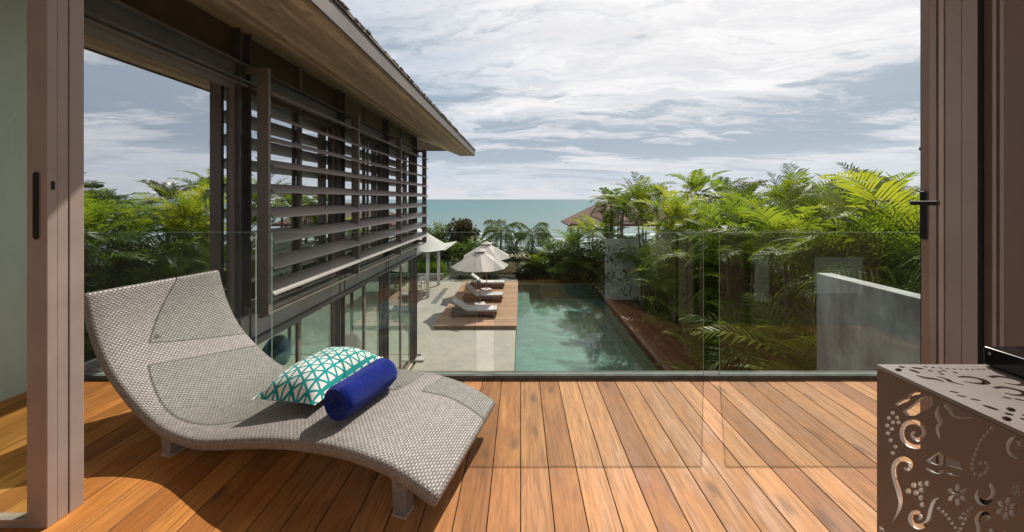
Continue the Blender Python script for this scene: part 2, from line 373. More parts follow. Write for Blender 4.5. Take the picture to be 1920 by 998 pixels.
# pool
m, k, out = new_mat('pool_water_surface'); oc = ocoord(k)
b1 = k.noise(k.scale(oc, (.5, 2.2, 1)), 1.6, 3, .5, .4); b2 = k.noise(oc, 9, 3, .5)
nm = bump(k, k.m('ADD', b1, k.m('MULTIPLY', b2, .10)), 0.07, .05)
fr = k.node('ShaderNodeFresnel', {'IOR': 1.33, 'Normal': nm}).outputs[0]
t = k.node('ShaderNodeBsdfTransparent', {'Color': (.80, .91, .88)}); gl = k.node('ShaderNodeBsdfGlossy', {'Roughness': .02, 'Normal': nm})
k.l.new(k.node('ShaderNodeMixShader', {0: k.m('MULTIPLY', fr, 1.7, clamp=True), 1: t.outputs[0], 2: gl.outputs[0]}).outputs[0], out.inputs[0]); M['water'] = m
m, k, out = new_mat('pool_tiles'); oc = ocoord(k)
a = k.noise(k.scale(oc, (.35, 1.1, 1)), 1.2, 5, .6, .8); b = k.noise(oc, 5, 5, .6, .5)
ca = k.node('ShaderNodeTexVoronoi', {'Vector': k.scale(oc, (1, 1.4, 1)), 'Scale': 2.2}, feature='SMOOTH_F1').outputs['Distance']
c = k.mix(k.ramp(a, .35, .65), (.095, .20, .175), (.17, .31, .275)); c = k.mix(k.ramp(b, .4, .7, 0, .4), c, (.075, .145, .125))
pbsdf(k, out, base=c, rough=.5); M['tiles'] = m

# ------------------------------------------------------------------ large setting
ZT = -4.1; ZSEA = -7.6
def strip_ground():
    xs = [-3000, -60, -10.2, -.20, 4.66, 30, 60, 3000]; ys = [-3000, -30, 8, 29.9, 33, 37, 44, 55, 66, 78, 95, 140, 3000]
    def zf(y):
        if y <= 37: return ZT-.06
        if y <= 78: return ZT-.06-(y-37)/41*3.6
        return ZT-3.66-min(3, (y-78)*.05)
    mb = MB(); vs = [(x, y, zf(y)) for y in ys for x in xs]; n = len(xs)
    fs = [(j*n+i, j*n+i+1, (j+1)*n+i+1, (j+1)*n+i) for j in range(len(ys)-1) for i in range(n-1) if not (i == 3 and j == 2)]
    mb.add(vs, fs); return mb
m, k, out = new_mat('garden_soil_and_sand'); g = k.node('ShaderNodeNewGeometry').outputs['Position']; X, Y, Z = k.sep(g); Y = k.m('DIVIDE', Y, K)
n = k.noise(g, 1.2, 7, .65); n2 = k.noise(g, 14, 5, .6)
c = k.mix(k.ramp(n, .35, .65), (.035, .045, .018), (.075, .075, .03)); c = k.mix(k.ramp(Y, 50, 60), c, k.mix(n2, (.38, .32, .22), (.46, .40, .29)))
pbsdf(k, out, base=c, rough=.95, normal=bump(k, n2, .6, .04), spec=.2); M['ground'] = m
struct('ground', strip_ground(), M['ground'])
mb = MB(); ys = [70, 90, 130, 220, 500, 1500, 6000, 40000]; xs = [-40000, -4000, -400, 400, 4000, 40000]; n = len(xs)
mb.add([(x, y, ZSEA+(0 if y > 75 else -.25)) for y in ys for x in xs], [(j*n+i, j*n+i+1, (j+1)*n+i+1, (j+1)*n+i) for j in range(len(ys)-1) for i in range(n-1)])
struct('sea', mb, M['sea'])
# breaking surf: low rolling crests near the beach
def surf(y0, hgt, wid, seed, x0=-160, x1=200):
    r = random.Random(seed); mb = MB(); N = 140; prof = [(-.5, 0), (-.25, .35), (0, 1), (.15, .6), (.5, 0)]
    ph = [r.random()*6 for _ in range(4)]
    vs = []
    for i in range(N+1):
        x = x0+(x1-x0)*i/N; a = .55+.45*math.sin(x*.07+ph[0])*math.sin(x*.19+ph[1]); a = max(.05, a+r.uniform(-.12, .12))
        yy = y0+2.5*math.sin(x*.03+ph[2])+.7*math.sin(x*.21+ph[3])
        for p, q in prof: vs.append((x, yy+p*wid*(.6+.5*a), ZSEA-.02+q*hgt*a))
    m_ = len(prof); mb.add(vs, [(i*m_+j, (i+1)*m_+j, (i+1)*m_+j+1, i*m_+j+1) for i in range(N) for j in range(m_-1)])
    return mb
m, k, out = new_mat('surf_foam'); oc = ocoord(k); n = k.noise(k.scale(oc, (.5, 1.6, 1)), 1.1, 7, .7, .5)
c = k.mix(k.ramp(n, .46, .60), (.11, .17, .165), (.60, .62, .60)); pbsdf(k, out, base=c, rough=.6, normal=bump(k, n, .6, .1)); M['foam'] = m
for q, (yy, hh, ww) in enumerate(((78, .45, 6), (86, .7, 7), (97, .5, 5), (118, .45, 4))):
    struct('surf', surf(yy, hh, ww, q), M['foam'], smooth=True)

# patio round the pool, in slabs that butt against the pool and decks
mb = MB(); mb.box(-3.52, -.20, 3.8, 30.2, ZT-.3, ZT); struct('patio', mb, M['patio'])
mb = MB(); mb.box(-16, -3.52, 16.3, 34, ZT-.3, ZT-.002); mb.box(-3.52, -.2, 30.2, 32.0, ZT-.3, ZT-.002); struct('patio', mb, M['patio'])
mb = MB(); mb.box(-.20, 4.66, 3.8, 8.0, ZT-.3, ZT-.002); struct('patio', mb, M['patio'])
# pool basin: five faces, tiled inside, water just under the rim
PZ = ZT-.95; mb = MB()
x0, x1, y0, y1 = -.20, 4.66, 8.0, 29.9
mb.add([(x0, y0, PZ), (x1, y0, PZ), (x1, y1, PZ), (x0, y1, PZ), (x0, y0, ZT-.005), (x1, y0, ZT-.005), (x1, y1, ZT-.03), (x0, y1, ZT-.03)],
       [(0, 1, 2, 3), (0, 4, 5, 1), (1, 5, 6, 2), (2, 6, 7, 3), (3, 7, 4, 0)])
mb.box(-.19, .55, 8.01, 19.2, PZ, ZT-.45); mb.box(-.19, .55, 19.2, 29.85, PZ, ZT-.45)   # bench ledge along the left side
pool = thing('swimming_pool', 'long turquoise swimming pool running towards the sea beside the timber platform', 'pool', (2.2, 19, ZT))
def rel(o, par): o.parent = par; o.matrix_parent_inverse = Matrix.Translation(-Vector(par.location)); return o
rel(mb.build('basin', M['tiles']), pool)
mb = MB(); mb.add([(x0+.005, y0+.005, ZT-.045), (x1-.005, y0+.005, ZT-.045), (x1-.005, y1+.05, ZT-.045), (x0+.005, y1+.05, ZT-.045)], [(0, 1, 2, 3)])
rel(tag(mb.build('water', M['water']), kind='structure'), pool)
mb = MB(); mb.box(4.66, 4.84, 8, 30.1, ZT-.3, ZT+.04); mb.box(-.2, 4.66, 29.96, 30.06, ZT-.5, ZT-.05)
rel(mb.build('coping', M['teak'], bevel=.01), pool)
# timber platform with boards
mb = MB(); y = 19.4
while y < 29.9:
    mb.box(-3.68, -.16, y, y+.138, ZT+.12, ZT+.15); y += .145
mb.box(-3.66, -.18, 19.44, 29.85, ZT+.001, ZT+.119)
tag(mb.build('timber_platform', M['pooldeck']), 'low timber platform carrying the sun loungers on the left edge of the pool', 'platform')
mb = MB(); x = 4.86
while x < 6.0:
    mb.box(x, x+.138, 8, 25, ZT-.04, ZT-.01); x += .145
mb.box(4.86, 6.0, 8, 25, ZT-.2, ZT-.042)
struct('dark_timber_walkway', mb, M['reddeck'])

# upper deck: individual boards, small rounded edges
mb = MB(); n0 = -25; r = random.Random(3)
for i in range(n0, 28):
    a = i*.145+.002; b = (i+1)*.145-.002; zt = r.uniform(-.0008, .0008); ch = .0015
    y0, y1 = -1.0, 3.545
    vs = [(a, y0, -.03), (b, y0, -.03), (b, y0, zt-ch), (b-ch, y0, zt), (a+ch, y0, zt), (a, y0, zt-ch)]
    vs += [(p[0], y1, p[2]) for p in vs]
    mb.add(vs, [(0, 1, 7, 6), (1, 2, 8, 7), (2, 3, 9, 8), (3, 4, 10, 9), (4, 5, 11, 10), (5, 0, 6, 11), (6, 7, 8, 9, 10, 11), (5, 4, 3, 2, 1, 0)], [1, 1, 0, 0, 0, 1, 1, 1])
struct('deck', mb, [M['deck'], M['gap_shade']])  # board sides coloured dark so the gaps look shaded
struct('deck_slab', MB().box(-3.58, 4.0, -4.2, 3.545, -.30, -.05), M['gap_shade'])
tag(MB().box(-3.61, 3.99, 3.55, 3.66, -.30, .034).build('deck_kerb', M['lead'], bevel=.004), 'grey weathered kerb along the foot of the glass balustrade', 'kerb')

# ------------------------------------------------------------------ glass balustrade
gl = 'glass balustrade panels along the deck'
def pane_mesh(x0, x1, z0, z1, y=3.60, t=.012):
    mb = MB(); mb.box(x0, x1, y-t/2, y+t/2, z0, z1)
    mb.mi = [1, 1, 0, 0, 1, 1]; return mb
GT = EYE-61.5*3.6/F
for x0, x1, lab in ((-3.60, -2.076, 'glass balustrade panel behind the head of the wicker lounger'),
                    (-1.951, -.347, 'glass balustrade panel behind the blue towel, in front of the louvres'),
                    (-.209, 1.436, 'glass balustrade panel in front of the pool water'),
                    (1.561, 3.985, 'glass balustrade panel in front of the grey concrete wall')):
    t = thing('glass_balustrade_panel', lab, 'glass panel', ((x0+x1)/2, 3.6, .03), 0, gl)
    rel(pane_mesh(x0, x1, .035, GT).build('pane', [M['glass'], M['edge']]), t)
    if x1 < 0:
        mb = MB(); cx, cz = x1-.03, GT-.045       # small etched flower mark in the corner
        for q in range(6):
            an = q*math.pi/3; mb.obox((cx+math.cos(an)*.009, 3.5925, cz+math.sin(an)*.011), (math.cos(an), 0, math.sin(an)), (0, 1, 0), (-math.sin(an), 0, math.cos(an)), .006, .0008, .003)
        mb.obox((cx, 3.5925, cz-.022), (1, 0, 0), (0, 1, 0), (0, 0, 1), .0015, .0008, .009)
        rel(mb.build('etched_mark', M['white']), t)

# ------------------------------------------------------------------ louvred house wing on the left
FX = -3.6
wing = thing('house_wing', 'two-storey house wing with broad shingled eaves and dark steel window walls', 'house', (FX, 10, ZT))
def W(o, par=None): 
    par = par or wing; o.parent = par
    inv = Vector((0, 0, 0)); q = par
    while q: inv += Vector(q.location); q = q.parent
    o.matrix_parent_inverse = Matrix.Translation(-Vector(wing.location)) if par is wing else Matrix.Identity(4)
    return o
def wb(name, mat, boxes, par=None, bevel=.004):
    mb = MB()
    for b in boxes: mb.box(*b)
    o = mb.build(name, mat, bevel=bevel); return W(o, par)
YE = 16.2
# solid parts
wb('wall', M['conc_g'], [(FX-.25, FX-.0, -1.6, 3.66, -.02, 3.7)])
wb('slab', M['slabw'], [(-10.4, FX+.02, -4.2, YE+.1, -.45, -.12)])
wb('floor', M['floor_in'], [(-10.4, FX-.05, -4.2, YE, -.119, -.05)])
wb('floor', M['floor_in'], [(-10.4, FX-.02, -4.2, YE, ZT-.2, ZT-.004)])
wb('wall', M['plaster'], [(-10.4, FX-.1, -4.3, -4.2, ZT, 3.6)])
wb('wall', M['plaster'], [(-10.4, FX-.1, 6.0, 6.2, ZT, -.46)])
M['redbrown'] = simple('red_brown_panel', (.26, .115, .08), .6, .15, 3, stretch=(1, 4, .4))
wb('inner_screen', M['redbrown'], [(-4.75, -4.70, 6.2, 8.6, -.04, 3.45)]); wb('inner_screen', M['redbrown'], [(-4.75, -4.70, 9.4, 11.4, -.04, 3.45)]); wb('inner_wall', M['taupe_d'], [(-7.6, -7.5, -4.2, YE-.1, -.04, 3.6)])
grid = [5.955, 9.2, 12.3, 15.7]
for gy in grid:
    hw = .125
    o = wb('column', M['steel'], [(FX-.16, FX+.035, gy-hw, gy-hw+.02, ZT, 3.62), (FX-.16, FX+.035, gy+hw-.02, gy+hw, ZT, 3.62), (FX-.07, FX-.05, gy-hw+.02, gy+hw-.02, ZT, 3.62)], bevel=0)
wb('beam', M['steel_l'], [(FX-.15, FX+.06, 3.66, YE, 3.13, 3.15), (FX-.15, FX+.06, 3.66, YE, 2.92, 2.94), (FX-.06, FX-.03, 3.66, YE, 2.94, 3.13)], bevel=0)
wb('beam', M['steel_l'], [(FX-.1, FX+.06, 3.66, YE, -.12, -.10), (FX-.1, FX+.09, 3.66, YE, -.52, -.46)], bevel=0)
for a, b, mt in ((3.66, 5.83, 'clere_d'), (6.08, 9.075, 'clere_d'), (9.325, 12.175, 'clere'), (12.425, 15.575, 'clere')):
    md = (a+b)/2
    spans = ((a, b),) if b < 6 else ((a, md-.04), (md+.04, b))
    for p, q in spans: wb('clerestory_panel', M[mt], [(FX-.09, FX-.07, p, q, 3.15, 3.63)], bevel=0)
    if b > 6: wb('mullion', M['frame'], [(FX-.11, FX-.02, md-.04, md+.04, 3.15, 3.62)])
# upper windows, each a frame and pane
def window(y0, y1, z0, z1, n, gm, fw=.07, head=True):
    for i in range(n):
        a = y0+(y1-y0)*i/n; b = y0+(y1-y0)*(i+1)/n; xo = FX-.03-.035*(i % 2)
        fr = wb('window', M['frame'], [(xo-.05, xo, a, a+fw, z0, z1), (xo-.05, xo, b-fw, b, z0, z1), (xo-.05, xo, a+fw, b-fw, z1-fw, z1), (xo-.05, xo, a+fw, b-fw, z0, z0+fw)], bevel=0)
        p = MB().box(xo-.030, xo-.022, a+fw-.005, b-fw+.005, z0+fw-.005, z1-fw+.005).build('pane', gm)
        p.parent = fr
window(3.67, 5.83, -.05, 2.87, 1, M['glass_up'], .075)
for a, b in ((6.08, 9.075), (9.325, 12.175), (12.425, 15.575)): window(a, b, -.05, 2.87, 2, M['glass_up'])
wb('head_track', M['frame'], [(FX-.12, FX+.02, 3.66, YE, 2.87, 2.895), (FX-.12, FX-.01, 3.66, YE, 2.895, 2.92)], bevel=0)
# lower windows
for a, b in ((3.7, 5.83), (6.08, 9.075), (9.325, 12.175), (12.425, 15.575)): window(a, b, ZT, -.525, 2, M['glass_lo'], .085)
# end wall glazing and far side
wb('end_frame', M['steel'], [(-10.3, FX, YE-.05, YE, -.10, 0), (-10.3, FX, YE-.05, YE, 2.9, 3.1), (-6.0, -5.9, YE-.05, YE, 0, 2.9), (-8.2, -8.1, YE-.05, YE, 0, 2.9), (-10.3, FX, YE-.05, YE, -.62, -.46), (-6.0, -5.9, YE-.05, YE, ZT, -.6), (-8.2, -8.1, YE-.05, YE, ZT, -.6)], bevel=0)
wb('end_glazing', M['glass_lo'], [(-10.3, FX-.1, YE-.03, YE-.02, ZT, -.62)], bevel=0)
wb('end_glazing', M['glass_up'], [(-10.3, FX-.1, YE-.03, YE-.02, .01, 2.9)], bevel=0)
wb('wall', M['taupe_d'], [(-10.4, -10.3, -4.2, YE, -.04, 3.6)])
for y in (6.2, 8.2, 10.2, 12.2, 14.2, 16.1): wb('rear_mullion', M['steel'], [(-10.4, -10.3, y, y+.1, ZT, -.46)], bevel=0)
# roof: sloping soffit, fascia, shingles
EX, EZ = -1.97, 3.26; RX, RZ = -7.0, 4.55; Y0, Y1, Y2 = -5.0, 16.9, 19.5
sof = MB(); sof.add([(FX+.03, Y0, 3.64), (EX, Y0, EZ), (EX, Y2, EZ), (-2.62, Y2, EZ), (FX+.03, YE+.1, 3.52), (-7, YE+.1, 3.64), (-7, Y0, 3.64)], [(0, 1, 2, 3, 4), (0, 4, 5, 6)])
W(sof.build('soffit', M['soffit']))
fas = MB(); fas.box(EX, EX+.03, Y0, Y2+.03, EZ-.015, EZ+.22); fas.box(-2.62, EX, Y2, Y2+.03, EZ-.015, EZ+.22)
W(fas.build('fascia', M['fascia'], bevel=.003))
rf = MB(); sl_ = (RZ-EZ)/(EX-RX)
rf.add([(EX+.05, Y0, EZ+.23), (EX+.05, Y2+.05, EZ+.23), (RX, 15.0, RZ+.23), (RX, Y0, RZ+.23), (-12, Y2+.05, EZ+.23), (-12, Y0, EZ+.23), (EX+.05, Y0, EZ+.20), (EX+.05, Y2+.05, EZ+.20), (-12, Y2+.05, EZ+.20)],
       [(0, 1, 2, 3), (1, 4, 2), (2, 4, 5, 3), (0, 6, 7, 1), (1, 7, 8, 4)])
roof = W(rf.build('roof', M['shingle']))
sh = MB(); r = random.Random(5); y = Y0
while y < Y2:                      # split shingles along the eave, three ragged courses
    wd = r.uniform(.07, .16)
    for c_ in range(3):
        ov = r.uniform(-.01, .02) if c_ == 0 else r.uniform(-.02, .02)
        xa = EX+.05-c_*.22+ov; za = EZ+.235+c_*.22*sl_+r.uniform(0, .012)+c_*.004; t_ = r.uniform(.010, .018)
        sh.obox((xa-.2, y+wd/2, za+.2*sl_), (1, 0, -sl_), (0, 1, 0), (sl_, 0, 1), .2, wd/2-.003, t_/2)
    y += wd
W(sh.build('eave_shingles', M['shingle']))
# louvre screens: bracketed posts + nine aerofoil blades per bay
LX = -3.33
py_ = [5.98, 9.3, 12.6, 15.95]
lz = [z+1.4 for z in (1.38, 1.07, .76, .44, .106, -.227, -.56, -.90, -1.24)]
def blade_mesh(y0, y1):
    mb = MB(); th = R(26); ch = .30; prof = []
    N = 12
    for i in range(N+1):
        t_ = i/N; prof.append((t_, .030*math.sin(math.pi*t_**.7)))
    for i in range(N-1, 0, -1):
        t_ = i/N; prof.append((t_, -.012*math.sin(math.pi*t_)))
    vs = []
    for yy in (y0, y1):
        for a, b in prof:      # a: 0 outer edge -> 1 inner edge (higher)
            dx = -(a*ch*math.cos(th))+b*math.sin(th); dz = a*ch*math.sin(th)+b*math.cos(th)
            vs.append((dx+.11, yy, dz-.02))
    n = len(prof)
    mb.add(vs, [(i, (i+1) % n, n+(i+1) % n, n+i) for i in range(n)]+[tuple(range(n-1, -1, -1)), tuple(range(n, 2*n))])
    return mb
def post(par, y, x):
    rel2(MB().box(LX-.09, LX+.06, y-.03, y+.03, -.10, 3.11).build('post', M['frame'], bevel=.004), par)
    for z0 in (3.03, -.09): rel2(MB().box(FX, LX-.09, y-.03, y+.03, z0, z0+.08).build('bracket', M['frame'], bevel=.004), par)
def rel2(o, par): o.parent = par; o.matrix_parent_inverse = Matrix.Translation(-Vector(par.location)); return o
for i in range(3):
    ya, yb = py_[i], py_[i+1]
    lab = ('louvre screen bay nearest the deck, above the lounger', 'middle louvre screen bay along the house wing', 'farthest louvre screen bay at the sea end of the wing')[i]
    t = thing('louvre_screen', lab, 'louvre', (LX, ya, 0), 0, 'louvre screens on the house wing')
    bm_ = None
    for q, zq in enumerate(lz):
        if bm_ is None:
            b = blade_mesh(.035 if i == 0 else .012, yb-ya-.012 if i < 2 else yb-ya+.1).build('blade', M['louvre'], t, smooth=False); bm_ = b.data
        else:
            b = bpy.data.objects.new('blade', bm_); C.objects.link(b); b.parent = t
        b.location = (0, 0, zq)
    post(t, ya, LX)
    if i == 2: post(t, yb, LX)
    # inner stay rods with small crank arms
    mb = MB()
    mb.tube([(LX-.10, ya+.10, -.05), (LX-.10, ya+.10, 2.7)], .007, 6)
    for zq in lz: mb.tube([(LX-.10, ya+.10, zq+.05), (LX-.07, ya+.10, zq+.085), (LX-.02, ya+.10, zq+.05)], .005, 5)
    rel2(mb.build('control_rod', M['steel_l']), t)
    mb = MB()
    mid = (ya+yb)/2-.15
    mb.box(FX-.02, FX+.02, mid-.03, mid+.03, -.05, 2.87)
    rel2(mb.build('mullion', M['frame']), t)
# rails under the last blade
o = MB().box(LX-.02, LX+.03, 6.02, 15.95, -.125, -.095).box(LX-.12, LX-.05, 6.02, 15.95, -.16, -.13).build('louvre_rail', M['frame'], bevel=.003); W(o)
wb('column_base', M['slabw'], [(FX-.1, FX+.32, 15.5, 15.9, ZT, ZT+.06)])
wb('soffit_ceiling', M['plaster'], [(-10.3, FX-.12, -4.2, YE-.1, 3.5, 3.56)])

# lower room furniture
def egg(name, lab, loc, rz, mat):
    t = thing(name, lab, 'armchair', loc, rz)
    mb = MB(); nu, nv = 20, 14; vs = []
    for j in range(nv+1):
        f_ = j/nv; hgt = .35+.80*f_
        rr = (.36+.10*math.sin(math.pi*f_*.9))*(1-.35*f_**3)
        open_ = R(62)-R(20)*f_
        for i in range(nu+1):
            an = open_+(2*math.pi-2*open_)*i/nu
            edge = abs(i/nu-.5)*2; drop = (edge**3)*.30*f_
            vs.append((rr*math.cos(an), rr*.95*math.sin(an), hgt-drop))
    n = nu+1
    mb.add(vs, [(j*n+i, j*n+i+1, (j+1)*n+i+1, (j+1)*n+i) for j in range(nv) for i in range(nu)])
    o = mb.build('shell', mat, t, smooth=True); s = o.modifiers.new('s', 'SOLIDIFY'); s.thickness = .05
    MB().lathe((0.03, 0, 0), [(0, .30), (.34, .32), (.38, .38), (.36, .44), (0, .46)], 20).build('seat', mat, t, smooth=True)
    MB().lathe((0, 0, 0), [(0, .30), (.03, .30), (.03, .05), (.28, .02), (.28, 0), (0, 0)], 20).build('base', M['steel_l'], t)
egg('egg_chair', 'dark blue egg-shaped armchair inside the lower glazed room', (-7.7, 14.4, ZT), R(-100), M['bluefab'])
egg('egg_chair', 'grey egg-shaped armchair close to the lower windows', (-5.45, 14.6, ZT), R(-60), M['greyfab'])
tag(MB().box(-7.3, -5.9, 12.3, 14.0, ZT+.002, ZT+.02).build('rug', M['tealfab']), 'teal rug on the pale floor of the lower room', 'rug')
t = thing('sofa', 'pale sofa with teal seat deep inside the lower room', 'sofa', (-8.8, 10.5, ZT))
MB().box(-.45, .45, -1.0, 1.0, .12, .40).build('seat', M['tealfab'], t, bevel=.04); MB().box(-.45, -.2, -1.0, 1.0, .402, .85).build('backrest', M['cushion'], t, bevel=.05)
MB().box(-.42, .42, -.95, .95, 0, .118).build('base', M['teak'], t)

# ------------------------------------------------------------------ own house: room shell, sliding doors, jambs
room = thing('living_room', 'room the picture is taken from, open to the deck', 'house', (0, -1, 0))
def rm(name, mat, bxs, bevel=0):
    mb = MB()
    for b in bxs: mb.box(*b)
    return rel2(mb.build(name, mat, bevel=bevel), room)
rm('floor', M['teak'], [(-3.58, 4.0, -4.2, -1.01, -.048, .0)])
rm('wall', M['plaster'], [(3.2, 3.4, 1.0, 1.9, 0, 3.2)])
rm('ceiling', M['plaster'], [(-3.58, 4.2, -1.6, 1.9, 3.2, 3.3)])
rm('front_wall', M['taupe_d'], [(2.55, 3.98, 1.905, 2.12, 0.002, 3.3), (-3.58, 2.55, 1.90, 2.12, 2.75, 3.3)])
rm('reflection_panel', M['conc_g'], [(2.58, 2.74, 2.122, 2.14, .27, .77)]); rm('reflection_panel', M['conc_g'], [(3.24, 3.77, 2.122, 2.14, .36, .76)])  # pale panels added for their reflection in the balustrade glass
rm('back_wall', M['plaster'], [(-3.58, 4.2, -4.3, -4.2, 0, 2.3)])
rm('roof', M['fascia'], [(-3.58, 4.2, -1.6, 2.1, 3.3, 3.62)])
rm('eave', M['fascia'], [(-3.0, -.6, 2.1, 4.38, 3.62, 3.80)])  # unseen eave, sized to throw shade on the left door stile
rm('eave', M['fascia'], [(-.6, 4.6, 2.1, 2.9, 3.62, 3.80)])  # unseen eave, cut short to let the sun reach the console
YD = 1.95
# left sliding door
sd = thing('sliding_door', 'sliding glass door with taupe metal stiles at the left side of the opening', 'door', (-2.0, 1.97, 0))
def sdp(name, mat, bxs, bevel=.002):
    mb = MB()
    for b in bxs: mb.box(*b)
    return rel2(mb.build(name, mat, bevel=bevel), sd)
sdp('stile', M['taupe'], [(-2.10, -2.013, 1.950, 1.993, 0.0, 2.75)])
sdp('stile', M['taupe'], [(-2.10, -2.016, 1.996, 2.045, 0.0, 2.75)])
sdp('stile', M['taupe'], [(-2.10, -2.013, 2.048, 2.116, 0.0, 2.75)])
sdp('bottom_rail', M['taupe'], [(-3.58, -2.101, 1.952, 2.0, 0.001, .035)])
sdp('top_rail', M['taupe'], [(-3.58, -2.101, 1.952, 2.0, 2.65, 2.75)])
sdp('pane', M['glass_door'], [(-3.58, -2.101, 1.965, 1.977, .035, 2.65)], 0)
def capsule(cx, cz, hw, hh, y0, y1, n=10):
    mb = MB(); pts = []
    for i in range(n+1):
        a = math.pi*i/n; pts.append((cx+hw*math.cos(a), cz+hh-hw+hw*math.sin(a)))
    for i in range(n+1):
        a = math.pi+math.pi*i/n; pts.append((cx+hw*math.cos(a), cz-hh+hw+hw*math.sin(a)))
    m_ = len(pts); vs = [(p, y0, q) for p, q in pts]+[(p, y1, q) for p, q in pts]
    mb.add(vs, [tuple(range(m_)), tuple(range(2*m_-1, m_-1, -1))]+[(i, m_+i, m_+(i+1) % m_, (i+1) % m_) for i in range(m_)]); return mb
pl = rel2(capsule(-2.057, 1.373, .0165, .148, 1.9475, 1.952).build('flush_pull', M['frame']), sd)
rel2(capsule(-2.057, 1.373, .0125, .143, 1.9455, 1.9480).build('pull_recess', M['dark']), sd)
rel2(MB().box(-2.014, -2.0105, 1.966, 1.982, 1.441, 1.478).build('latch', M['dark'], bevel=.002), sd)
# right jamb: folded door leaves
rd = thing('folding_door', 'folded door leaves with taupe stiles and black lever handle at the right side of the opening', 'door', (1.85, 1.97, 0))
def rdp(name, mat, bxs, bevel=.002):
    mb = MB()
    for b in bxs: mb.box(*b)
    return rel2(mb.build(name, mat, bevel=bevel), rd)
X_ = lambda p, d=YD: (p-976)/F*d
rdp('stile', M['taupe'], [(1.737, X_(1756), 1.95, 1.99, 0, 2.75)], .003)
rdp('seal', M['dark'], [(X_(1756)+.001, X_(1762), 1.97, 2.03, 0, 2.75)], 0)
rdp('edge_trim', M['taupe_l'], [(X_(1762)+.001, X_(1772), 1.955, 2.03, 0, 2.75)])
rdp('stile', M['taupe'], [(X_(1773), X_(1802.5), 1.95, 2.03, 0, 2.75)])
rdp('stile', M['taupe'], [(X_(1803.5), X_(1834), 1.95, 2.04, 0, 2.75)], .004)
plate = rdp('handle_plate', M['blackm'], [(1.728, 1.7368, 1.952, 1.987, 1.229, 1.434)], .002)
mb = MB().tube([(1.729, 1.972, 1.384), (1.688, 1.972, 1.384)], .008, 12); mb.box(1.681, 1.693, 1.850, 1.982, 1.375, 1.393)
rel2(mb.build('lever', M['blackm'], bevel=.003), rd)
jb = thing('door_jamb', 'dark brown ribbed door jamb and wall lining at the far right edge', 'door frame', (2.05, 1.95, 0))
def jp(name, mat, bxs, bevel=.002):
    mb = MB()
    for b in bxs: mb.box(*b)
    return rel2(mb.build(name, mat, bevel=bevel), jb)
jp('recess', M['dark'], [(X_(1834)+.002, X_(1863), 1.99, 2.04, 0, 2.75)], 0)
jp('rib', M['taupe'], [(X_(1863)+.001, X_(1871), 1.955, 2.04, 0, 2.75)])
jp('rib', M['taupe_d'], [(X_(1871)+.001, X_(1877), 1.970, 2.04, 0, 2.75)])
jp('rib', M['taupe'], [(X_(1877)+.001, X_(1885), 1.955, 2.04, 0, 2.75)])
jp('lining', M['taupe_d'], [(X_(1885)+.001, 2.548, 1.965, 2.04, 0, 2.75)])

# concrete wall at the right of the deck
tag(MB().box(4.0, 4.2, 2.13, 6.2, ZT, .405).build('concrete_wall', M['conc'], bevel=.006), 'smooth grey concrete wall right of the deck, palms behind it', 'wall')
tag(MB().box(10.2, 10.4, 3, 30, ZT, -1.3).build('garden_wall', M['garden_wall'], bevel=.01), 'pale boundary wall deep among the palms', 'wall')

# ------------------------------------------------------------------ wicker lounger
cu = Vector((-.9641, .2654, 0)).normalized(); cv = Vector((.2654, .9641, 0)).normalized(); cN = Vector((-.3548, 1.4328, 0)); CW = .73
prof = [(0, .172), (.12, .222), (.24, .257), (.46, .282), (.70, .272), (.92, .243), (1.12, .202), (1.34, .155), (1.50, .148), (1.66, .174), (1.81, .236), (1.99, .352), (2.11, .460), (2.20, .590), (2.26, .72), (2.297, .828)]
def catmull(p, n=8):
    out_ = []
    q = [p[0]]+p+[p[-1]]
    for i in range(1, len(q)-2):
        for j in range(n):
            t_ = j/n; a = [q[i-1], q[i], q[i+1], q[i+2]]
            out_.append(tuple(.5*((2*a[1][d])+(-a[0][d]+a[2][d])*t_+(2*a[0][d]-5*a[1][d]+4*a[2][d]-a[3][d])*t_**2+(-a[0][d]+3*a[1][d]-3*a[2][d]+a[3][d])*t_**3) for d in range(2)))
    out_.append(p[-1]); return out_
pr = catmull(prof, 7)
ch = thing('wicker_lounger', 'wave-shaped taupe wicker lounger with high curled head on the deck', 'lounger', (cN.x, cN.y, 0), math.atan2(cu.y, cu.x))
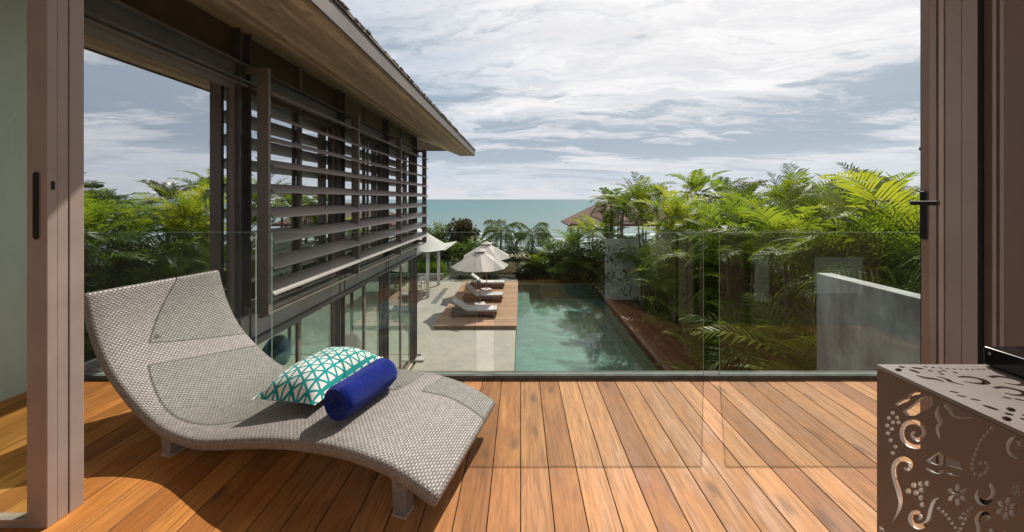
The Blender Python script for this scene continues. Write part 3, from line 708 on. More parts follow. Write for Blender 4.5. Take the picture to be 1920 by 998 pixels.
# local frame: x along cu, y = -cv side
TH = .062
def ring(s, z, nx, nz):      # rounded rectangular cross-section, across y 0..-CW
    rr = .022; pts = []
    c4 = [(-rr, -rr), (-(CW-rr), -rr), (-(CW-rr), -(TH-rr)), (-rr, -(TH-rr))]
    angs = [(0, 90), (90, 180), (180, 270), (270, 360)]
    for (cy, ch_), (a0, a1) in zip(c4, angs):
        for a in range(4):
            an = R(a0+(a1-a0)*a/3); pts.append((cy+rr*math.cos(an), ch_+rr*math.sin(an)))
    # densify top and bottom spans
    return pts
def sweep():
    mb = MB(); P = pr; L = [0]
    for i in range(1, len(P)): L.append(L[-1]+math.dist(P[i], P[i-1]))
    rows = []; base = ring(0, 0, 0, 0)
    sec = []
    for i in range(len(base)):
        a = base[i]; b = base[(i+1) % len(base)]; sec.append(a); d = math.dist(a, b)
        for q in range(1, int(d/.06)): f_ = q/int(d/.06); sec.append((a[0]+(b[0]-a[0])*f_, a[1]+(b[1]-a[1])*f_))
    per = [0]
    for i in range(len(sec)): per.append(per[-1]+math.dist(sec[i], sec[(i+1) % len(sec)]))
    n = len(sec)
    ends = [(-.0, L[0])]
    st = []
    for i, (s, z) in enumerate(P):
        a = P[max(i-1, 0)]; b = P[min(i+1, len(P)-1)]; tx, tz = b[0]-a[0], b[1]-a[1]; l_ = math.hypot(tx, tz); st.append((s, z, -tz/l_, tx/l_, L[i], 1.0, tx/l_, tz/l_))
    # rounded foot and head: extra rings pulled in
    def shrink(e, off, k_): s, z, nx, nz, l_, _, tx, tz = e; return (s+tx*off, z+tz*off, nx, nz, l_+off, k_, tx, tz)
    st = [shrink(st[0], -.020, .55), shrink(st[0], -.015, .82)]+st+[shrink(st[-1], .015, .82), shrink(st[-1], .020, .55)]
    vs = []
    for s, z, nx, nz, l_, k_, tx, tz in st:
        for y_, h_ in sec:
            hh = -TH/2+(h_+TH/2)*k_; yy = -CW/2+(y_+CW/2)*(1-(1-k_)*.04)
            vs.append((s+nx*hh, yy, z+nz*hh))
    fs = []; uvs = []
    for i in range(len(st)-1):
        for j in range(n):
            fs.append((i*n+j, (i+1)*n+j, (i+1)*n+(j+1) % n, i*n+(j+1) % n))
            uvs.append(((st[i][4], per[j]), (st[i+1][4], per[j]), (st[i+1][4], per[j+1]), (st[i][4], per[j+1])))
    fs.append(tuple(range(n))); uvs.append([(sec[j][1], sec[j][0]) for j in range(n)])
    fs.append(tuple((len(st)-1)*n+j for j in range(n-1, -1, -1))); uvs.append([(sec[j][1], sec[j][0]) for j in range(n-1, -1, -1)])
    mb.add(vs, fs, 0, uvs); return mb
body = sweep().build('woven_body', M['wicker'], ch, smooth=True)
def hz(s):
    for a, b in zip(pr, pr[1:]):
        if a[0] <= s <= b[0]: return a[1]+(b[1]-a[1])*(s-a[0])/(b[0]-a[0])
    return pr[-1][1]
for s, yy in ((.20, -.075), (.20, -CW+.075), (1.645, -.055), (1.645, -CW+.055)):
    top = hz(s)-TH+.004; mb = MB(); a = .038; b_ = .032
    vs = [(s-b_, yy-b_, 0.004), (s+b_, yy-b_, 0.004), (s+b_, yy+b_, 0.004), (s-b_, yy+b_, 0.004), (s-a, yy-a, top), (s+a, yy-a, top+.01), (s+a, yy+a, top+.01), (s-a, yy+a, top)]
    q4 = lambda w_, h_: [(0, 0), (w_, 0), (w_, h_), (0, h_)]
    mb.add(vs, [(3, 2, 1, 0), (4, 5, 6, 7), (0, 1, 5, 4), (1, 2, 6, 5), (2, 3, 7, 6), (3, 0, 4, 7)], 0, [q4(.07, .07)]*2+[[(p[1], p[0]) for p in q4(.07, top)]]*4)
    lg = mb.build('leg', M['wicker'], ch, bevel=.005)
    MB().box(s-.036, s+.036, yy-.036, yy+.036, 0, .005).build('glide', M['taupe_l'], lg)

def seat_frame(s, t_):   # world point on the lounger's top at s along, t_ across, and its frame
    z = hz(s); dz = (hz(s+.02)-hz(s-.02))/.04; tn = (cu+Vector((0, 0, dz))).normalized()
    nn = cv.cross(tn) if cv.cross(tn).z > 0 else tn.cross(cv)
    return cN+cu*s+cv*t_+Vector((0, 0, z)), tn, nn.normalized()
# cushion (40 x 60 cm), pillow mesh in its own frame
def pillow(w_, l_, t_):
    mb = MB(); n = 22; vs = []
    for side in (1, -1):
        for i in range(n+1):
            for j in range(n+1):
                u, v = i/n*2-1, j/n*2-1; tk = t_*1.35 if side == 1 else t_*.55
                e = max(0, (1-abs(u)**2.6))*max(0, (1-abs(v)**3)); h = tk/2*e**.72
                pin = 1-.06*(1-abs(v)**2)*abs(u)**3; pin2 = 1-.05*(1-abs(u)**2)*abs(v)**3
                wr = .004*math.sin(9*u+3*v)*math.cos(7*v-2*u)*e
                vs.append((u*w_/2*pin, v*l_/2*pin2, side*h+wr))
    m_ = n+1; N = m_*m_
    fs = [(i*m_+j, (i+1)*m_+j, (i+1)*m_+j+1, i*m_+j+1) for i in range(n) for j in range(n)]
    uv = [[(vs[a][0], vs[a][1]) for a in f] for f in fs]
    mb.add(vs[:N], fs, 0, uv); mb.add(vs[N:], [tuple(reversed(f)) for f in fs], 1, [[(vs[a][0], vs[a][1]) for a in f] for f in fs])
    return mb
c_, tn, nn = seat_frame(1.03, .485)
cp = pillow(.44, .58, .20).build('scatter_cushion', [M['print'], M['bluefab']], smooth=True)
tilt = math.atan2(tn.z, tn.xy.length)
ax = (cv*1.0+cu*.02).normalized()
xax = Vector((-tn.x, -tn.y, -tn.z)); xax = (Matrix.Rotation(R(8), 3, cv) @ xax)
zax = xax.cross(ax).normalized(); xax = ax.cross(zax)
rot = Matrix((xax, ax, zax)).transposed().to_4x4()
cp.matrix_world = Matrix.Translation(c_+nn*.070) @ rot
tag(cp, 'white cushion printed with teal triangles lying on the wicker lounger', 'cushion')
# rolled towel
tw = thing('rolled_towel', 'royal blue towel rolled up and leaning against the printed cushion', 'towel')
A = Vector((-.935, 1.745, 0)); B = Vector((-.81, 2.085, 0)); A.z = .274+.090; B.z = .274+.090
ax = (B-A).normalized(); L_ = (B-A).length; sx = Vector((0, 0, 1)).cross(ax).normalized(); sz = ax.cross(sx)
mb = MB(); nl, na = 28, 48; vs = []
rr0 = .089
for i in range(nl+1):
    f_ = i/nl; e = 1-max(0, (abs(f_-.5)*2-.80)/.2)**3*.16
    for j in range(na):
        an = 2*math.pi*j/na; rad = rr0*e*(1+.018*math.sin(3*an+5*f_)+.012*math.sin(7*an-9*f_)) ; rad *= 1-.06*max(0, -math.sin(an))
        lip = .006 if 100 < math.degrees(an) < 200 else 0
        vs.append(A+ax*(f_*L_)+sx*(rad+lip)*math.cos(an)+sz*(rad+lip)*math.sin(an))
fs = [(i*na+j, i*na+(j+1) % na, (i+1)*na+(j+1) % na, (i+1)*na+j) for i in range(nl) for j in range(na)]
mb.add(vs, fs)
mb.build('wrap', M['towel'], tw, smooth=True)
for end, P0, dr in ((0, A, -1), (1, B, 1)):       # spiral folds showing at both ends
    mb = MB(); pts = []
    for q in range(130):
        a = q*.17; rad = .006+(.073)*(q/129); pts.append(P0+ax*dr*(-.004+.004*math.sin(a*.3))+sx*rad*math.cos(a)+sz*rad*math.sin(a))
    mb.tube(pts, [.0075]*len(pts), 6)
    vs = [P0+ax*dr*-.006]+[P0+ax*dr*-.003+(sx*math.cos(2*math.pi*j/32)+sz*math.sin(2*math.pi*j/32))*.079 for j in range(32)]
    mb.add(vs, [(0, j+1, (j+1) % 32+1) for j in range(32)])
    mb.build('rolled_end', M['towel'], tw, smooth=True)

# ------------------------------------------------------------------ perforated console table and media box
def stroke(pts, ws, closed=False):
    pts = catmull([tuple(p) for p in pts], 5); n = len(pts); Ls = []; Rs = []
    for i, p in enumerate(pts):
        a = pts[max(i-1, 0)]; b = pts[min(i+1, n-1)]; tx, ty = b[0]-a[0], b[1]-a[1]; l_ = math.hypot(tx, ty) or 1
        f_ = i/(n-1)*(len(ws)-1); i0 = min(int(f_), len(ws)-2); wd = ws[i0]+(ws[i0+1]-ws[i0])*(f_-i0); wd = max(wd*1.22, 1.2)/2
        Ls.append((p[0]-ty/l_*wd, p[1]+tx/l_*wd)); Rs.append((p[0]+ty/l_*wd, p[1]-tx/l_*wd))
    return Ls+Rs[::-1]
def circ(x, y, r_, n=12): return [(x+r_*math.cos(2*math.pi*i/n), y+r_*math.sin(2*math.pi*i/n)) for i in range(n)]
def ell(x, y, a, b, an, n=12):
    return [(x+a*math.cos(q)*math.cos(an)-b*math.sin(q)*math.sin(an), y+a*math.cos(q)*math.sin(an)+b*math.sin(q)*math.cos(an)) for q in [2*math.pi*i/n for i in range(n)]]
shapes = []
for p in ((185, 419), (166, 443), (205, 441), (186, 463), (212, 463), (159, 478), (180, 494), (162, 514), (175, 547), (197, 577), (185, 607)): shapes.append(circ(*p, 9.8))
for p in ((650, 487), (635, 504), (618, 523), (604, 543), (593, 563), (583, 585), (575, 608), (566, 632), (560, 655), (561, 680), (574, 704), (601, 708), (623, 694), (634, 672), (626, 649), (600, 652)): shapes.append(circ(*p, 9.8))
for p in ((283, 757), (315, 751), (346, 749), (258, 785), (294, 793), (320, 780), (318, 817), (324, 849)): shapes.append(circ(*p, 13))
for p in ((400, 865), (419, 880), (435, 895), (449, 914), (463, 935), (478, 956), (491, 978), (514, 937), (526, 914), (541, 896), (559, 862), (541, 874), (519, 890), (504, 909), (503, 960)): shapes.append(circ(*p, 8.5))
for fx, fy, fr_, ph in ((490, 800, 38, 0), (722, 863, 40, .15), (768, 775, 20, .3)):
    shapes.append(circ(fx, fy, fr_*.24))
    for q in range(6): a = ph+math.pi/6+q*math.pi/3; shapes.append(ell(fx+fr_*.86*math.cos(a), fy+fr_*.86*math.sin(a), fr_*.50, fr_*.31, a))
S_ = shapes.append
S_(stroke([(183, 935), (207, 890), (222, 840), (214, 790), (198, 740), (189, 690), (200, 652), (232, 634), (264, 648), (268, 674), (250, 684), (240, 674)], [3, 12, 20, 18, 20, 20, 18, 12, 8]))
S_(stroke([(322, 575), (280, 575), (240, 550), (228, 510), (245, 470), (285, 460), (325, 480), (332, 520), (305, 543), (282, 533), (276, 515), (290, 505)], [14, 18, 18, 18, 18, 16, 12, 8]))
S_(stroke([(402, 820), (378, 835), (364, 880), (352, 925), (320, 950), (285, 945), (268, 915), (280, 888), (305, 886), (318, 905), (306, 920)], [10, 20, 22, 20, 18, 14, 8]))
S_(stroke([(642, 745), (657, 780), (648, 815), (618, 836), (590, 826), (577, 800), (588, 775)], [12, 16, 20, 22, 22, 12, 4]))
S_(stroke([(795, 625), (762, 622), (735, 600), (727, 562), (747, 535), (777, 545), (780, 572), (762, 576)], [4, 12, 16, 16, 12, 6]))
S_(stroke([(590, 998), (590, 950), (582, 912), (602, 886), (634, 893), (638, 912), (620, 920)], [18, 20, 18, 14, 8]))
S_(stroke([(200, 383), (230, 365), (258, 355), (272, 332), (318, 324)], [12, 14, 10, 12, 6]))
S_([(232, 410), (255, 395), (285, 372), (316, 345), (345, 338), (372, 342), (376, 378), (350, 402), (320, 412), (290, 430), (250, 432)])
S_(stroke([(402, 385), (392, 420), (410, 460), (395, 492), (408, 542)], [6, 16, 18, 14, 3]))
S_(stroke([(428, 380), (450, 396), (470, 428), (510, 438), (562, 438)], [12, 16, 10, 8, 6]))
S_([(342, 640), (370, 620), (400, 599), (430, 620), (470, 630), (500, 645), (515, 683), (480, 673), (440, 663), (400, 663), (360, 655)])
S_(stroke([(342, 677), (370, 690), (400, 696), (430, 690), (460, 704), (500, 710)], [8, 12, 12, 10, 8, 6]))
S_(stroke([(640, 960), (660, 975), (700, 985), (715, 970)], [10, 14, 12, 6]))
TX, TYF, TZ = 1.08, 1.39, .90
tiles_ = []
for s_ in shapes:
    o_ = []
    for cx_, cy_ in s_:
        px_ = 1600+cx_/2.506; py2 = 600+cy_/2.506; Y = F*TX/(px_-976); z = EYE-(py2-374)/F*Y; o_.append((TYF-Y, TZ-z))
    tiles_.append(o_)
def in_rect(s_, a1, b1, mg=.006): return all(mg < p[0] < a1-mg and mg < p[1] < b1-mg for p in s_)
def panel_holes(A1, B1, offs):
    res = []
    for oa, ob, fl in offs:
        for s_ in tiles_:
            q = [(oa+(p[0] if not fl else .41-p[0]), ob+p[1]) for p in s_]
            if not in_rect(q, A1, B1): continue
            bb = (min(p[0] for p in q), max(p[0] for p in q), min(p[1] for p in q), max(p[1] for p in q))
            if any(bb[0] < c[1]+.003 and c[0]-.003 < bb[1] and bb[2] < c[3]+.003 and c[2]-.003 < bb[3] and c[4] != (oa, ob) for c in (r_[1] for r_ in res)): continue
            res.append((q, (*bb, (oa, ob))))
    return [r_[0] for r_ in res]
def holed_panel(name, A1, B1, holes, thick, mat, rim=True):
    cu_ = bpy.data.curves.new(name, 'CURVE'); cu_.dimensions = '2D'; cu_.fill_mode = 'BOTH'; cu_.extrude = thick/2
    for pl_ in [[(0, 0), (A1, 0), (A1, B1), (0, B1)]]+holes:
        sp = cu_.splines.new('POLY'); sp.points.add(len(pl_)-1); sp.use_cyclic_u = True
        for i, p in enumerate(pl_): sp.points[i].co = (p[0], p[1], 0, 1)
    tmp = bpy.data.objects.new(name, cu_); C.objects.link(tmp)
    me = bpy.data.meshes.new_from_object(tmp.evaluated_get(bpy.context.evaluated_depsgraph_get()))
    bpy.data.objects.remove(tmp); me.name = name; me.materials.clear(); me.materials.append(mat); me.materials.append(M['lit_rim'])
    for p in me.polygons:      # pale colour on the hole rims stands for sunlight on them
        if rim and abs(p.normal.z) < .5 and .002 < p.center.x < A1-.002 and .002 < p.center.y < B1-.002: p.material_index = 1
    o = bpy.data.objects.new(name, me); C.objects.link(o); return o
tb = thing('perforated_console', 'taupe metal console with cut-out scrolls, flowers and dots beside the right door', 'console table', (1.36, .8, 0))
TL = 1.25; TWd = .56
THK = .012
offs = [(0, 0, 0), (.41, 0, 0), (.82, 0, 1), (0, .46, 1), (.41, .46, 1), (.82, .46, 0)]
hs = panel_holes(TL, TZ-.012, offs)
def place(o, origin, a, b, par):
    a, b = Vector(a), Vector(b); c = a.cross(b)
    M4 = Matrix.Translation(origin) @ Matrix((a, b, c)).transposed().to_4x4()
    o.parent = par; o.matrix_parent_inverse = Matrix.Translation(-Vector(par.location)); o.matrix_basis = M4
for xx in (TX+.005, TX+TWd-.005):
    o = holed_panel('side_panel', TL, TZ-.012, hs, .010, M['table']); place(o, (xx, TYF, TZ-.0115), (0, -1, 0), (0, 0, -1), tb)
# the top uses a pattern of its own: petals, dot rows, scrolls
th_ = []
def T(px_, py2): Y = F*.5/(py2-374); return ((px_-976)/F*Y-TX, TYF-Y)
def addc(px_, py2, r_): a, b = T(px_, py2); th_.append(circ(a, b, r_, 10))
c0 = T(1691, 688.3)
for q in range(6): a = q*math.pi/3+.3; th_.append(ell(c0[0]+.040*math.cos(a), c0[1]+.034*math.sin(a), .016, .008, a))
th_.append(circ(c0[0], c0[1], .008))
a0, b0 = .12, .022
for q in range(24): th_.append(circ(.13+q*.017, .020+.010*math.sin(q*.35)+q*.0022, .0052, 8))
for q, (aa, bb) in enumerate(((.115, .052), (.135, .060), (.155, .052), (.150, .072), (.175, .066), (.125, .078))): th_.append(circ(aa, bb, .0065, 8))
def tstroke(pts, ws): th_.append([(p[0], p[1]) for p in stroke([(a*1000, b*1000) for a, b in pts], [w_*1000 for w_ in ws])])
def tst(pts, ws): th_.append([(p[0]/1000, p[1]/1000) for p in stroke([(a*1000, b*1000) for a, b in pts], [w_*1000 for w_ in ws])])
tst([(.045, .085), (.055, .105), (.075, .115), (.080, .135)], [.004, .014, .012, .003])
tst([(.095, .095), (.105, .115), (.100, .135), (.115, .155)], [.004, .010, .010, .004])
tst([(.150, .100), (.180, .098), (.200, .115), (.190, .140), (.160, .145), (.135, .130)], [.006, .012, .014, .014, .012, .005])
tst([(.060, .165), (.090, .155), (.120, .165), (.135, .190), (.115, .210), (.085, .205), (.080, .190)], [.014, .014, .014, .012, .010, .005])
tst([(.24, .10), (.27, .095), (.295, .115), (.29, .145), (.26, .155), (.24, .140)], [.010, .014, .014, .012, .006])
tst([(.175, .175), (.205, .170), (.225, .19), (.215, .215), (.185, .22), (.17, .205)], [.008, .014, .014, .012, .006])
for q, (aa, bb) in enumerate(((.045, .20), (.040, .225), (.055, .245), (.145, .235), (.165, .245), (.255, .19), (.265, .21), (.28, .225))): th_.append(ell(aa, bb, .010, .006, .6))
for q in range(16): th_.append(circ(.32+.055*math.cos(q*.36), .19+.055*math.sin(q*.36), .006, 8))
th2 = [[(p[0], p[1]+.30*r_) for p in s_] for r_ in range(0, 4) for s_ in th_]
def no_overlap(ss, gap=.002):
    kept = []; bbs = []
    for s_ in ss:
        b_ = (min(p[0] for p in s_), max(p[0] for p in s_), min(p[1] for p in s_), max(p[1] for p in s_))
        if any(b_[0] < c[1]+gap and c[0]-gap < b_[1] and b_[2] < c[3]+gap and c[2]-gap < b_[3] for c in bbs): continue
        kept.append(s_); bbs.append(b_)
    return kept
th2 = no_overlap([s_ for s_ in th2 if in_rect(s_, TWd, TL, .010)])
o = holed_panel('top_panel', TWd, TL, th2, .010, M['table'], False); place(o, (TX, TYF, TZ-.005), (1, 0, 0), (0, -1, 0), tb)
# tall screen added past the walkway, in place of the console pattern's reflection
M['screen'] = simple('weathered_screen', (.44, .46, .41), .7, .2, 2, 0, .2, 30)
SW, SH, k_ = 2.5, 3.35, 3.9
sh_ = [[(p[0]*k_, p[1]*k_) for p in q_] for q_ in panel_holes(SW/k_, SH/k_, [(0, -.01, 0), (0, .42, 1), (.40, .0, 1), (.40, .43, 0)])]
gs = thing('stand_in_screen', 'tall pale stand-in screen cut with scrolls and flowers at the far end of the dark walkway', 'stand-in screen', (5.9, 25.1, ZT))
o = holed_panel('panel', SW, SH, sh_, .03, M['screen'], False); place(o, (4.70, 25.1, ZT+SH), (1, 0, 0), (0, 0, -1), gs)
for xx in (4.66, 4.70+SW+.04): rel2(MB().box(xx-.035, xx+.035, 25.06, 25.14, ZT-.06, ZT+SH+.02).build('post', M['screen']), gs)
# media box
bxo = thing('media_player', 'glossy black media player on the corner of the perforated console', 'media player', (1.5, 1.2, TZ))
rel2(MB().box(1.394, 1.63, 1.09, 1.384, TZ+.004, TZ+.058).build('case', M['black'], bevel=.004), bxo)
rel2(MB().box(1.41, 1.43, 1.12, 1.14, TZ+.0005, TZ+.004).build('foot', M['blackm']), bxo)
mb = MB(); pts = [(1.3925, 1.362+.0035*math.cos(a), TZ+.042+.0035*math.sin(a)) for a in [R(120+300*i/12) for i in range(13)]]
mb.tube(pts, .0006, 5); mb.tube([(1.3925, 1.362, TZ+.042), (1.3925, 1.362, TZ+.047)], .0006, 5)
rel2(mb.build('power_symbol', M['white']), bxo)

# ------------------------------------------------------------------ pool furniture
def umbrella(loc, rz, lab):
    t = thing('parasol', lab, 'parasol', loc, rz, 'parasols between the sun loungers')
    MB().tube([(0, 0, .05), (0, 0, 2.72)], .028, 10).build('pole', M['pole'], t, smooth=True)
    MB().box(-.27, .27, -.27, .27, 0, .09).build('base', M['canvas'], t, bevel=.01)
    n = 8; Rr = 1.47; vs = []; rings = 6; sub = 4
    for i in range(rings+1):
        f_ = i/rings
        for j in range(n*sub):
            an = 2*math.pi*j/(n*sub); seg_ = (j % sub)/sub; sag = math.sin(math.pi*seg_)
            rr = Rr*f_*(math.cos(math.pi/n)/math.cos((seg_-.5)*2*math.pi/n))
            rr *= 1-.03*sag*f_
            vs.append((rr*math.cos(an), rr*math.sin(an), 2.80-.82*f_**1.06-.05*sag*f_))
    m_ = n*sub; mb = MB(); mb.add(vs, [(i*m_+j, (i+1)*m_+j, (i+1)*m_+(j+1) % m_, i*m_+(j+1) % m_) for i in range(rings) for j in range(m_)])
    cn = mb.build('canopy', M['canvas'], t, smooth=False); s = cn.modifiers.new('s', 'SOLIDIFY'); s.thickness = .006
    mb = MB(); vs = []
    for f_ in (.05, 1.0):
        for j in range(16): an = 2*math.pi*j/16; vs.append((.30*f_*math.cos(an), .30*f_*math.sin(an), 2.90-.15*f_-(.02 if j % 2 else 0)*f_))
    mb.add(vs, [(j, 16+j, 16+(j+1) % 16, (j+1) % 16) for j in range(16)])
    v = mb.build('vent', M['canvas'], cn); s = v.modifiers.new('s', 'SOLIDIFY'); s.thickness = .005
    MB().lathe((0, 0, 0), [(0, 2.98), (.02, 2.96), (.012, 2.90), (.03, 2.88), (.03, 2.7), (0, 2.7)], 10).build('finial', M['pole'], t)
    for q in range(8):
        an = 2*math.pi*q/8; c_, s_ = math.cos(an), math.sin(an)
        MB().tube([(.03*c_, .03*s_, 2.74), (1.43*c_, 1.43*s_, 1.965)], .010, 6).tube([(.05*c_, .05*s_, 1.95), (.70*c_, .70*s_, 2.36)], .009, 6).build('rib', M['pole'], t)
    MB().lathe((0, 0, 1.9), [(.03, 0), (.06, .01), (.06, .07), (.03, .08)], 10).build('hub', M['pole'], t)
ZP = ZT+.15
umbrella((-2.05, 23.2, ZP), .2, 'cream parasol nearer the camera, above the first two sun loungers')
umbrella((-2.0, 27.0, ZP), .5, 'cream parasol farther off, half hidden behind the nearer one')
def sunbed(loc, lab, back):
    t = thing('sun_lounger', lab, 'sun lounger', loc, 0, 'sun loungers on the timber platform')
    MB().box(-1.05, 1.05, -.34, -.30, .14, .27).box(-1.05, 1.05, .30, .34, .14, .27).box(-1.05, -1.01, -.30, .30, .14, .27).box(1.01, 1.05, -.30, .30, .14, .27).build('frame', M['teak'], t, bevel=.004)
    mb = MB()
    for q in range(16): mb.box(-.98+q*.12+.02, -.98+q*.12+.10, -.30, .30, .245, .268)
    mb.build('slats', M['teak'], t)
    for sx_ in (-.95, .95):
        for sy_ in (-.32, .32): MB().box(sx_-.035, sx_+.035, sy_-.03, sy_+.03, 0, .14).build('leg', M['teak'], t)
    mb = MB(); a = R(back); hx = -.35; Lb = .78
    MB().box(hx, 1.03, -.31, .31, .272, .372).build('mattress', M['cushion'], t, bevel=.035, seg=3)
    ux = Vector((-math.cos(a), 0, math.sin(a))); uz = Vector((math.sin(a), 0, math.cos(a)))
    MB().obox(Vector((hx, 0, .325))+ux*Lb/2+uz*.01, ux, (0, 1, 0), uz, Lb/2, .31, .05).build('back_cushion', M['cushion'], t, bevel=.035, seg=3)
    bf = MB().obox(Vector((hx, 0, .262))+ux*Lb/2, ux, (0, 1, 0), uz, Lb/2, .30, .012)
    bf.tube([Vector((hx, -.25, .262))+ux*.55, (hx-.62, -.25, .20)], .012, 6); bf.tube([Vector((hx, .25, .262))+ux*.55, (hx-.62, .25, .20)], .012, 6)
    bf.build('back_frame', M['teak'], t)
sunbed((-2.12, 21.15, ZP), 'white cushioned sun lounger on the platform, nearest to the camera', 34)
sunbed((-1.98, 24.35, ZP), 'white cushioned sun lounger in the middle of the three, back steeply raised', 42)
sunbed((-2.02, 27.95, ZP), 'white cushioned sun lounger farthest away near the sea end of the platform', 36)

# white tensile shade sail on posts
sail = thing('shade_canopy', 'white tensile shade canopy on white posts at the far left of the patio', 'canopy', (-6.6, 27.7, ZT))
cs = [(-4.35, 25.0), (-4.1, 30.3), (-9.1, 30.4), (-9.1, 25.0)]
mb = MB(); n = 14; vs = []
for i in range(n+1):
    for j in range(n+1):
        u, v = i/n, j/n
        xx = -8.1+3.9*u; yy = 25.0+5.3*v
        e = 4*u*(1-u)*4*v*(1-v); d_ = max(abs(u-.5), abs(v-.5))*2
        rr = min(1, math.hypot(u-.5, v-.5)*2)
        zz = 2.55+1.25*(1-rr)**1.05+.20*(abs(2*u-1)*abs(2*v-1))**2
        cin = .10*(1-abs(2*u-1)**2)*(abs(2*v-1)**4); cin2 = .10*(1-abs(2*v-1)**2)*(abs(2*u-1)**4)
        xx = -6.15+(xx+6.15)*(1-cin2*.8); yy = 27.65+(yy-27.65)*(1-cin*.8)
        vs.append((xx, yy, ZT+zz))
mb.add(vs, [(i*(n+1)+j, (i+1)*(n+1)+j, (i+1)*(n+1)+j+1, i*(n+1)+j+1) for i in range(n) for j in range(n)])
o = mb.build('canopy', M['sailc'], smooth=True); s = o.modifiers.new('s', 'SOLIDIFY'); s.thickness = .012; rel2(o, sail)
for p in ((-5.2, 25.7), (-5.26, 29.4), (-7.4, 25.7), (-7.4, 29.4)):
    rel2(MB().tube([(p[0], p[1], ZT), (p[0], p[1], ZT+2.66)], .10, 14).build('post', M['white'], smooth=True), sail)
def dchair(loc, rz, lab):
    t = thing('dining_chair', lab, 'chair', loc, rz, 'white chairs under the shade canopy')
    MB().box(-.24, .24, -.24, .24, .42, .46).build('seat', M['white'], t, bevel=.01)
    mb = MB().box(-.24, .24, .21, .24, .80, .90)
    for q in range(5): mb.box(-.20+q*.09, -.17+q*.09, .215, .235, .46, .80)
    mb.build('backrest', M['white'], t)
    for a in (-.22, .22):
        MB().box(a-.02, a+.02, -.24, -.20, 0, .66).build('leg', M['white'], t); MB().box(a-.02, a+.02, .20, .24, 0, .42).build('leg', M['white'], t)
        MB().box(a-.03, a+.03, -.26, .22, .66, .69).build('armrest', M['white'], t)
dchair((-6.0, 26.7, ZT), R(-80), 'white slatted armchair nearest the front white post')
dchair((-6.0, 28.0, ZT), R(-95), 'white slatted armchair behind the first one under the canopy')
t = thing('dining_table', 'dark dining table under the white shade canopy', 'table', (-7.3, 27.3, ZT))
MB().box(-.6, .6, -1.1, 1.1, .71, .75).build('tabletop', M['teak'], t, bevel=.01)
for a in (-.5, .5):
    for b in (-1.0, 1.0): MB().box(a-.04, a+.04, b-.04, b+.04, 0, .71).build('leg', M['teak'], t)
tag(MB().box(-4.75, -4.45, 24.2, 28.4, ZT-.001, ZT+.006).build('drain_grate', M['steel_l']), 'narrow grey drain grate set in the patio left of the platform', 'drain')
# low glass fence at the seaward end
gf = thing('pool_glass_fence', 'low glass fence at the seaward end of the platform', 'glass fence', (-2, 31.8, ZT))
for a, b in ((-5.2, -3.6), (-3.55, -1.95), (-1.9, -.35)):
    mb = MB().box(a, b, 31.79, 31.81, ZT+.02, ZT+1.15); mb.mi = [1, 1, 0, 0, 1, 1]; rel2(mb.build('pane', [M['glass_lo'], M['edge']]), gf)
tag(MB().box(-14, -5.3, 31.2, 31.6, ZT, ZT+.42).build('planter_wall', M['conc'], bevel=.01), 'low grey planter wall in front of the ornamental grass', 'wall')
# ornamental grass mass
mb = MB(); r = random.Random(11)
for q in range(5200):
    bx = r.uniform(-13.5, -5.3); by = r.uniform(31.7, 33.4); h = r.uniform(.8, 1.25); a = r.uniform(0, 6.28); ln = r.uniform(.1, .45); wv_ = .018
    p0 = Vector((bx, by, ZT)); d = Vector((math.cos(a), math.sin(a), 0)); sd_ = Vector((-d.y, d.x, 0))*wv_
    m1 = p0+Vector((0, 0, h*.65))+d*ln*.35; m2 = p0+Vector((0, 0, h))+d*ln
    mb.add([p0-sd_, p0+sd_, m1+sd_*.8, m1-sd_*.8, m2], [(0, 1, 2, 3), (3, 2, 4)])
tag(mb.build('ornamental_grass', M['grass']), 'tall bright green ornamental grass behind the canopy', 'grass', kind='stuff')

# ------------------------------------------------------------------ neighbouring roof
ht = thing('beach_pavilion', 'beach pavilion with brown shingled hip roof half hidden by palms', 'pavilion', (9, 46, ZT-.5))
mb = MB(); cx, cy, hw_ = 10.0, 46.0, 5.6; ze, za = -.95, 1.05
cs = [(cx-hw_, cy-4), (cx+hw_, cy-4), (cx+hw_, cy+4), (cx-hw_, cy+4)]
mb.add([(a, b, ze) for a, b in cs]+[(cx-2.2, cy, za), (cx+2.2, cy, za)]+[(a, b, ze-.12) for a, b in cs], [(0, 1, 5, 4), (1, 2, 5), (2, 3, 4, 5), (3, 0, 4), (0, 6, 7, 1), (1, 7, 8, 2), (2, 8, 9, 3), (3, 9, 6, 0), (9, 8, 7, 6)])
# shingle courses as thin raised strips
for q in range(1, 16):
    f_ = q/16; a = Vector((cx-hw_, cy-4, ze)).lerp(Vector((cx-2.2, cy, za)), f_); b = Vector((cx+hw_, cy-4, ze)).lerp(Vector((cx+2.2, cy, za)), f_)
    mb.obox((a+b)/2+Vector((0, -.02, .03)), (1, 0, 0), Vector((0, .894, .447)), Vector((0, -.447, .894)), (b-a).length/2, .14, .02)
rel2(mb.build('roof', M['shingle_r']), ht)
for a in (-4.6, 4.6):
    for b in (-3.2, 3.2): rel2(MB().box(cx+a-.1, cx+a+.1, cy+b-.1, cy+b+.1, ZT-1.2, ze-.1).build('post', M['teak']), ht)

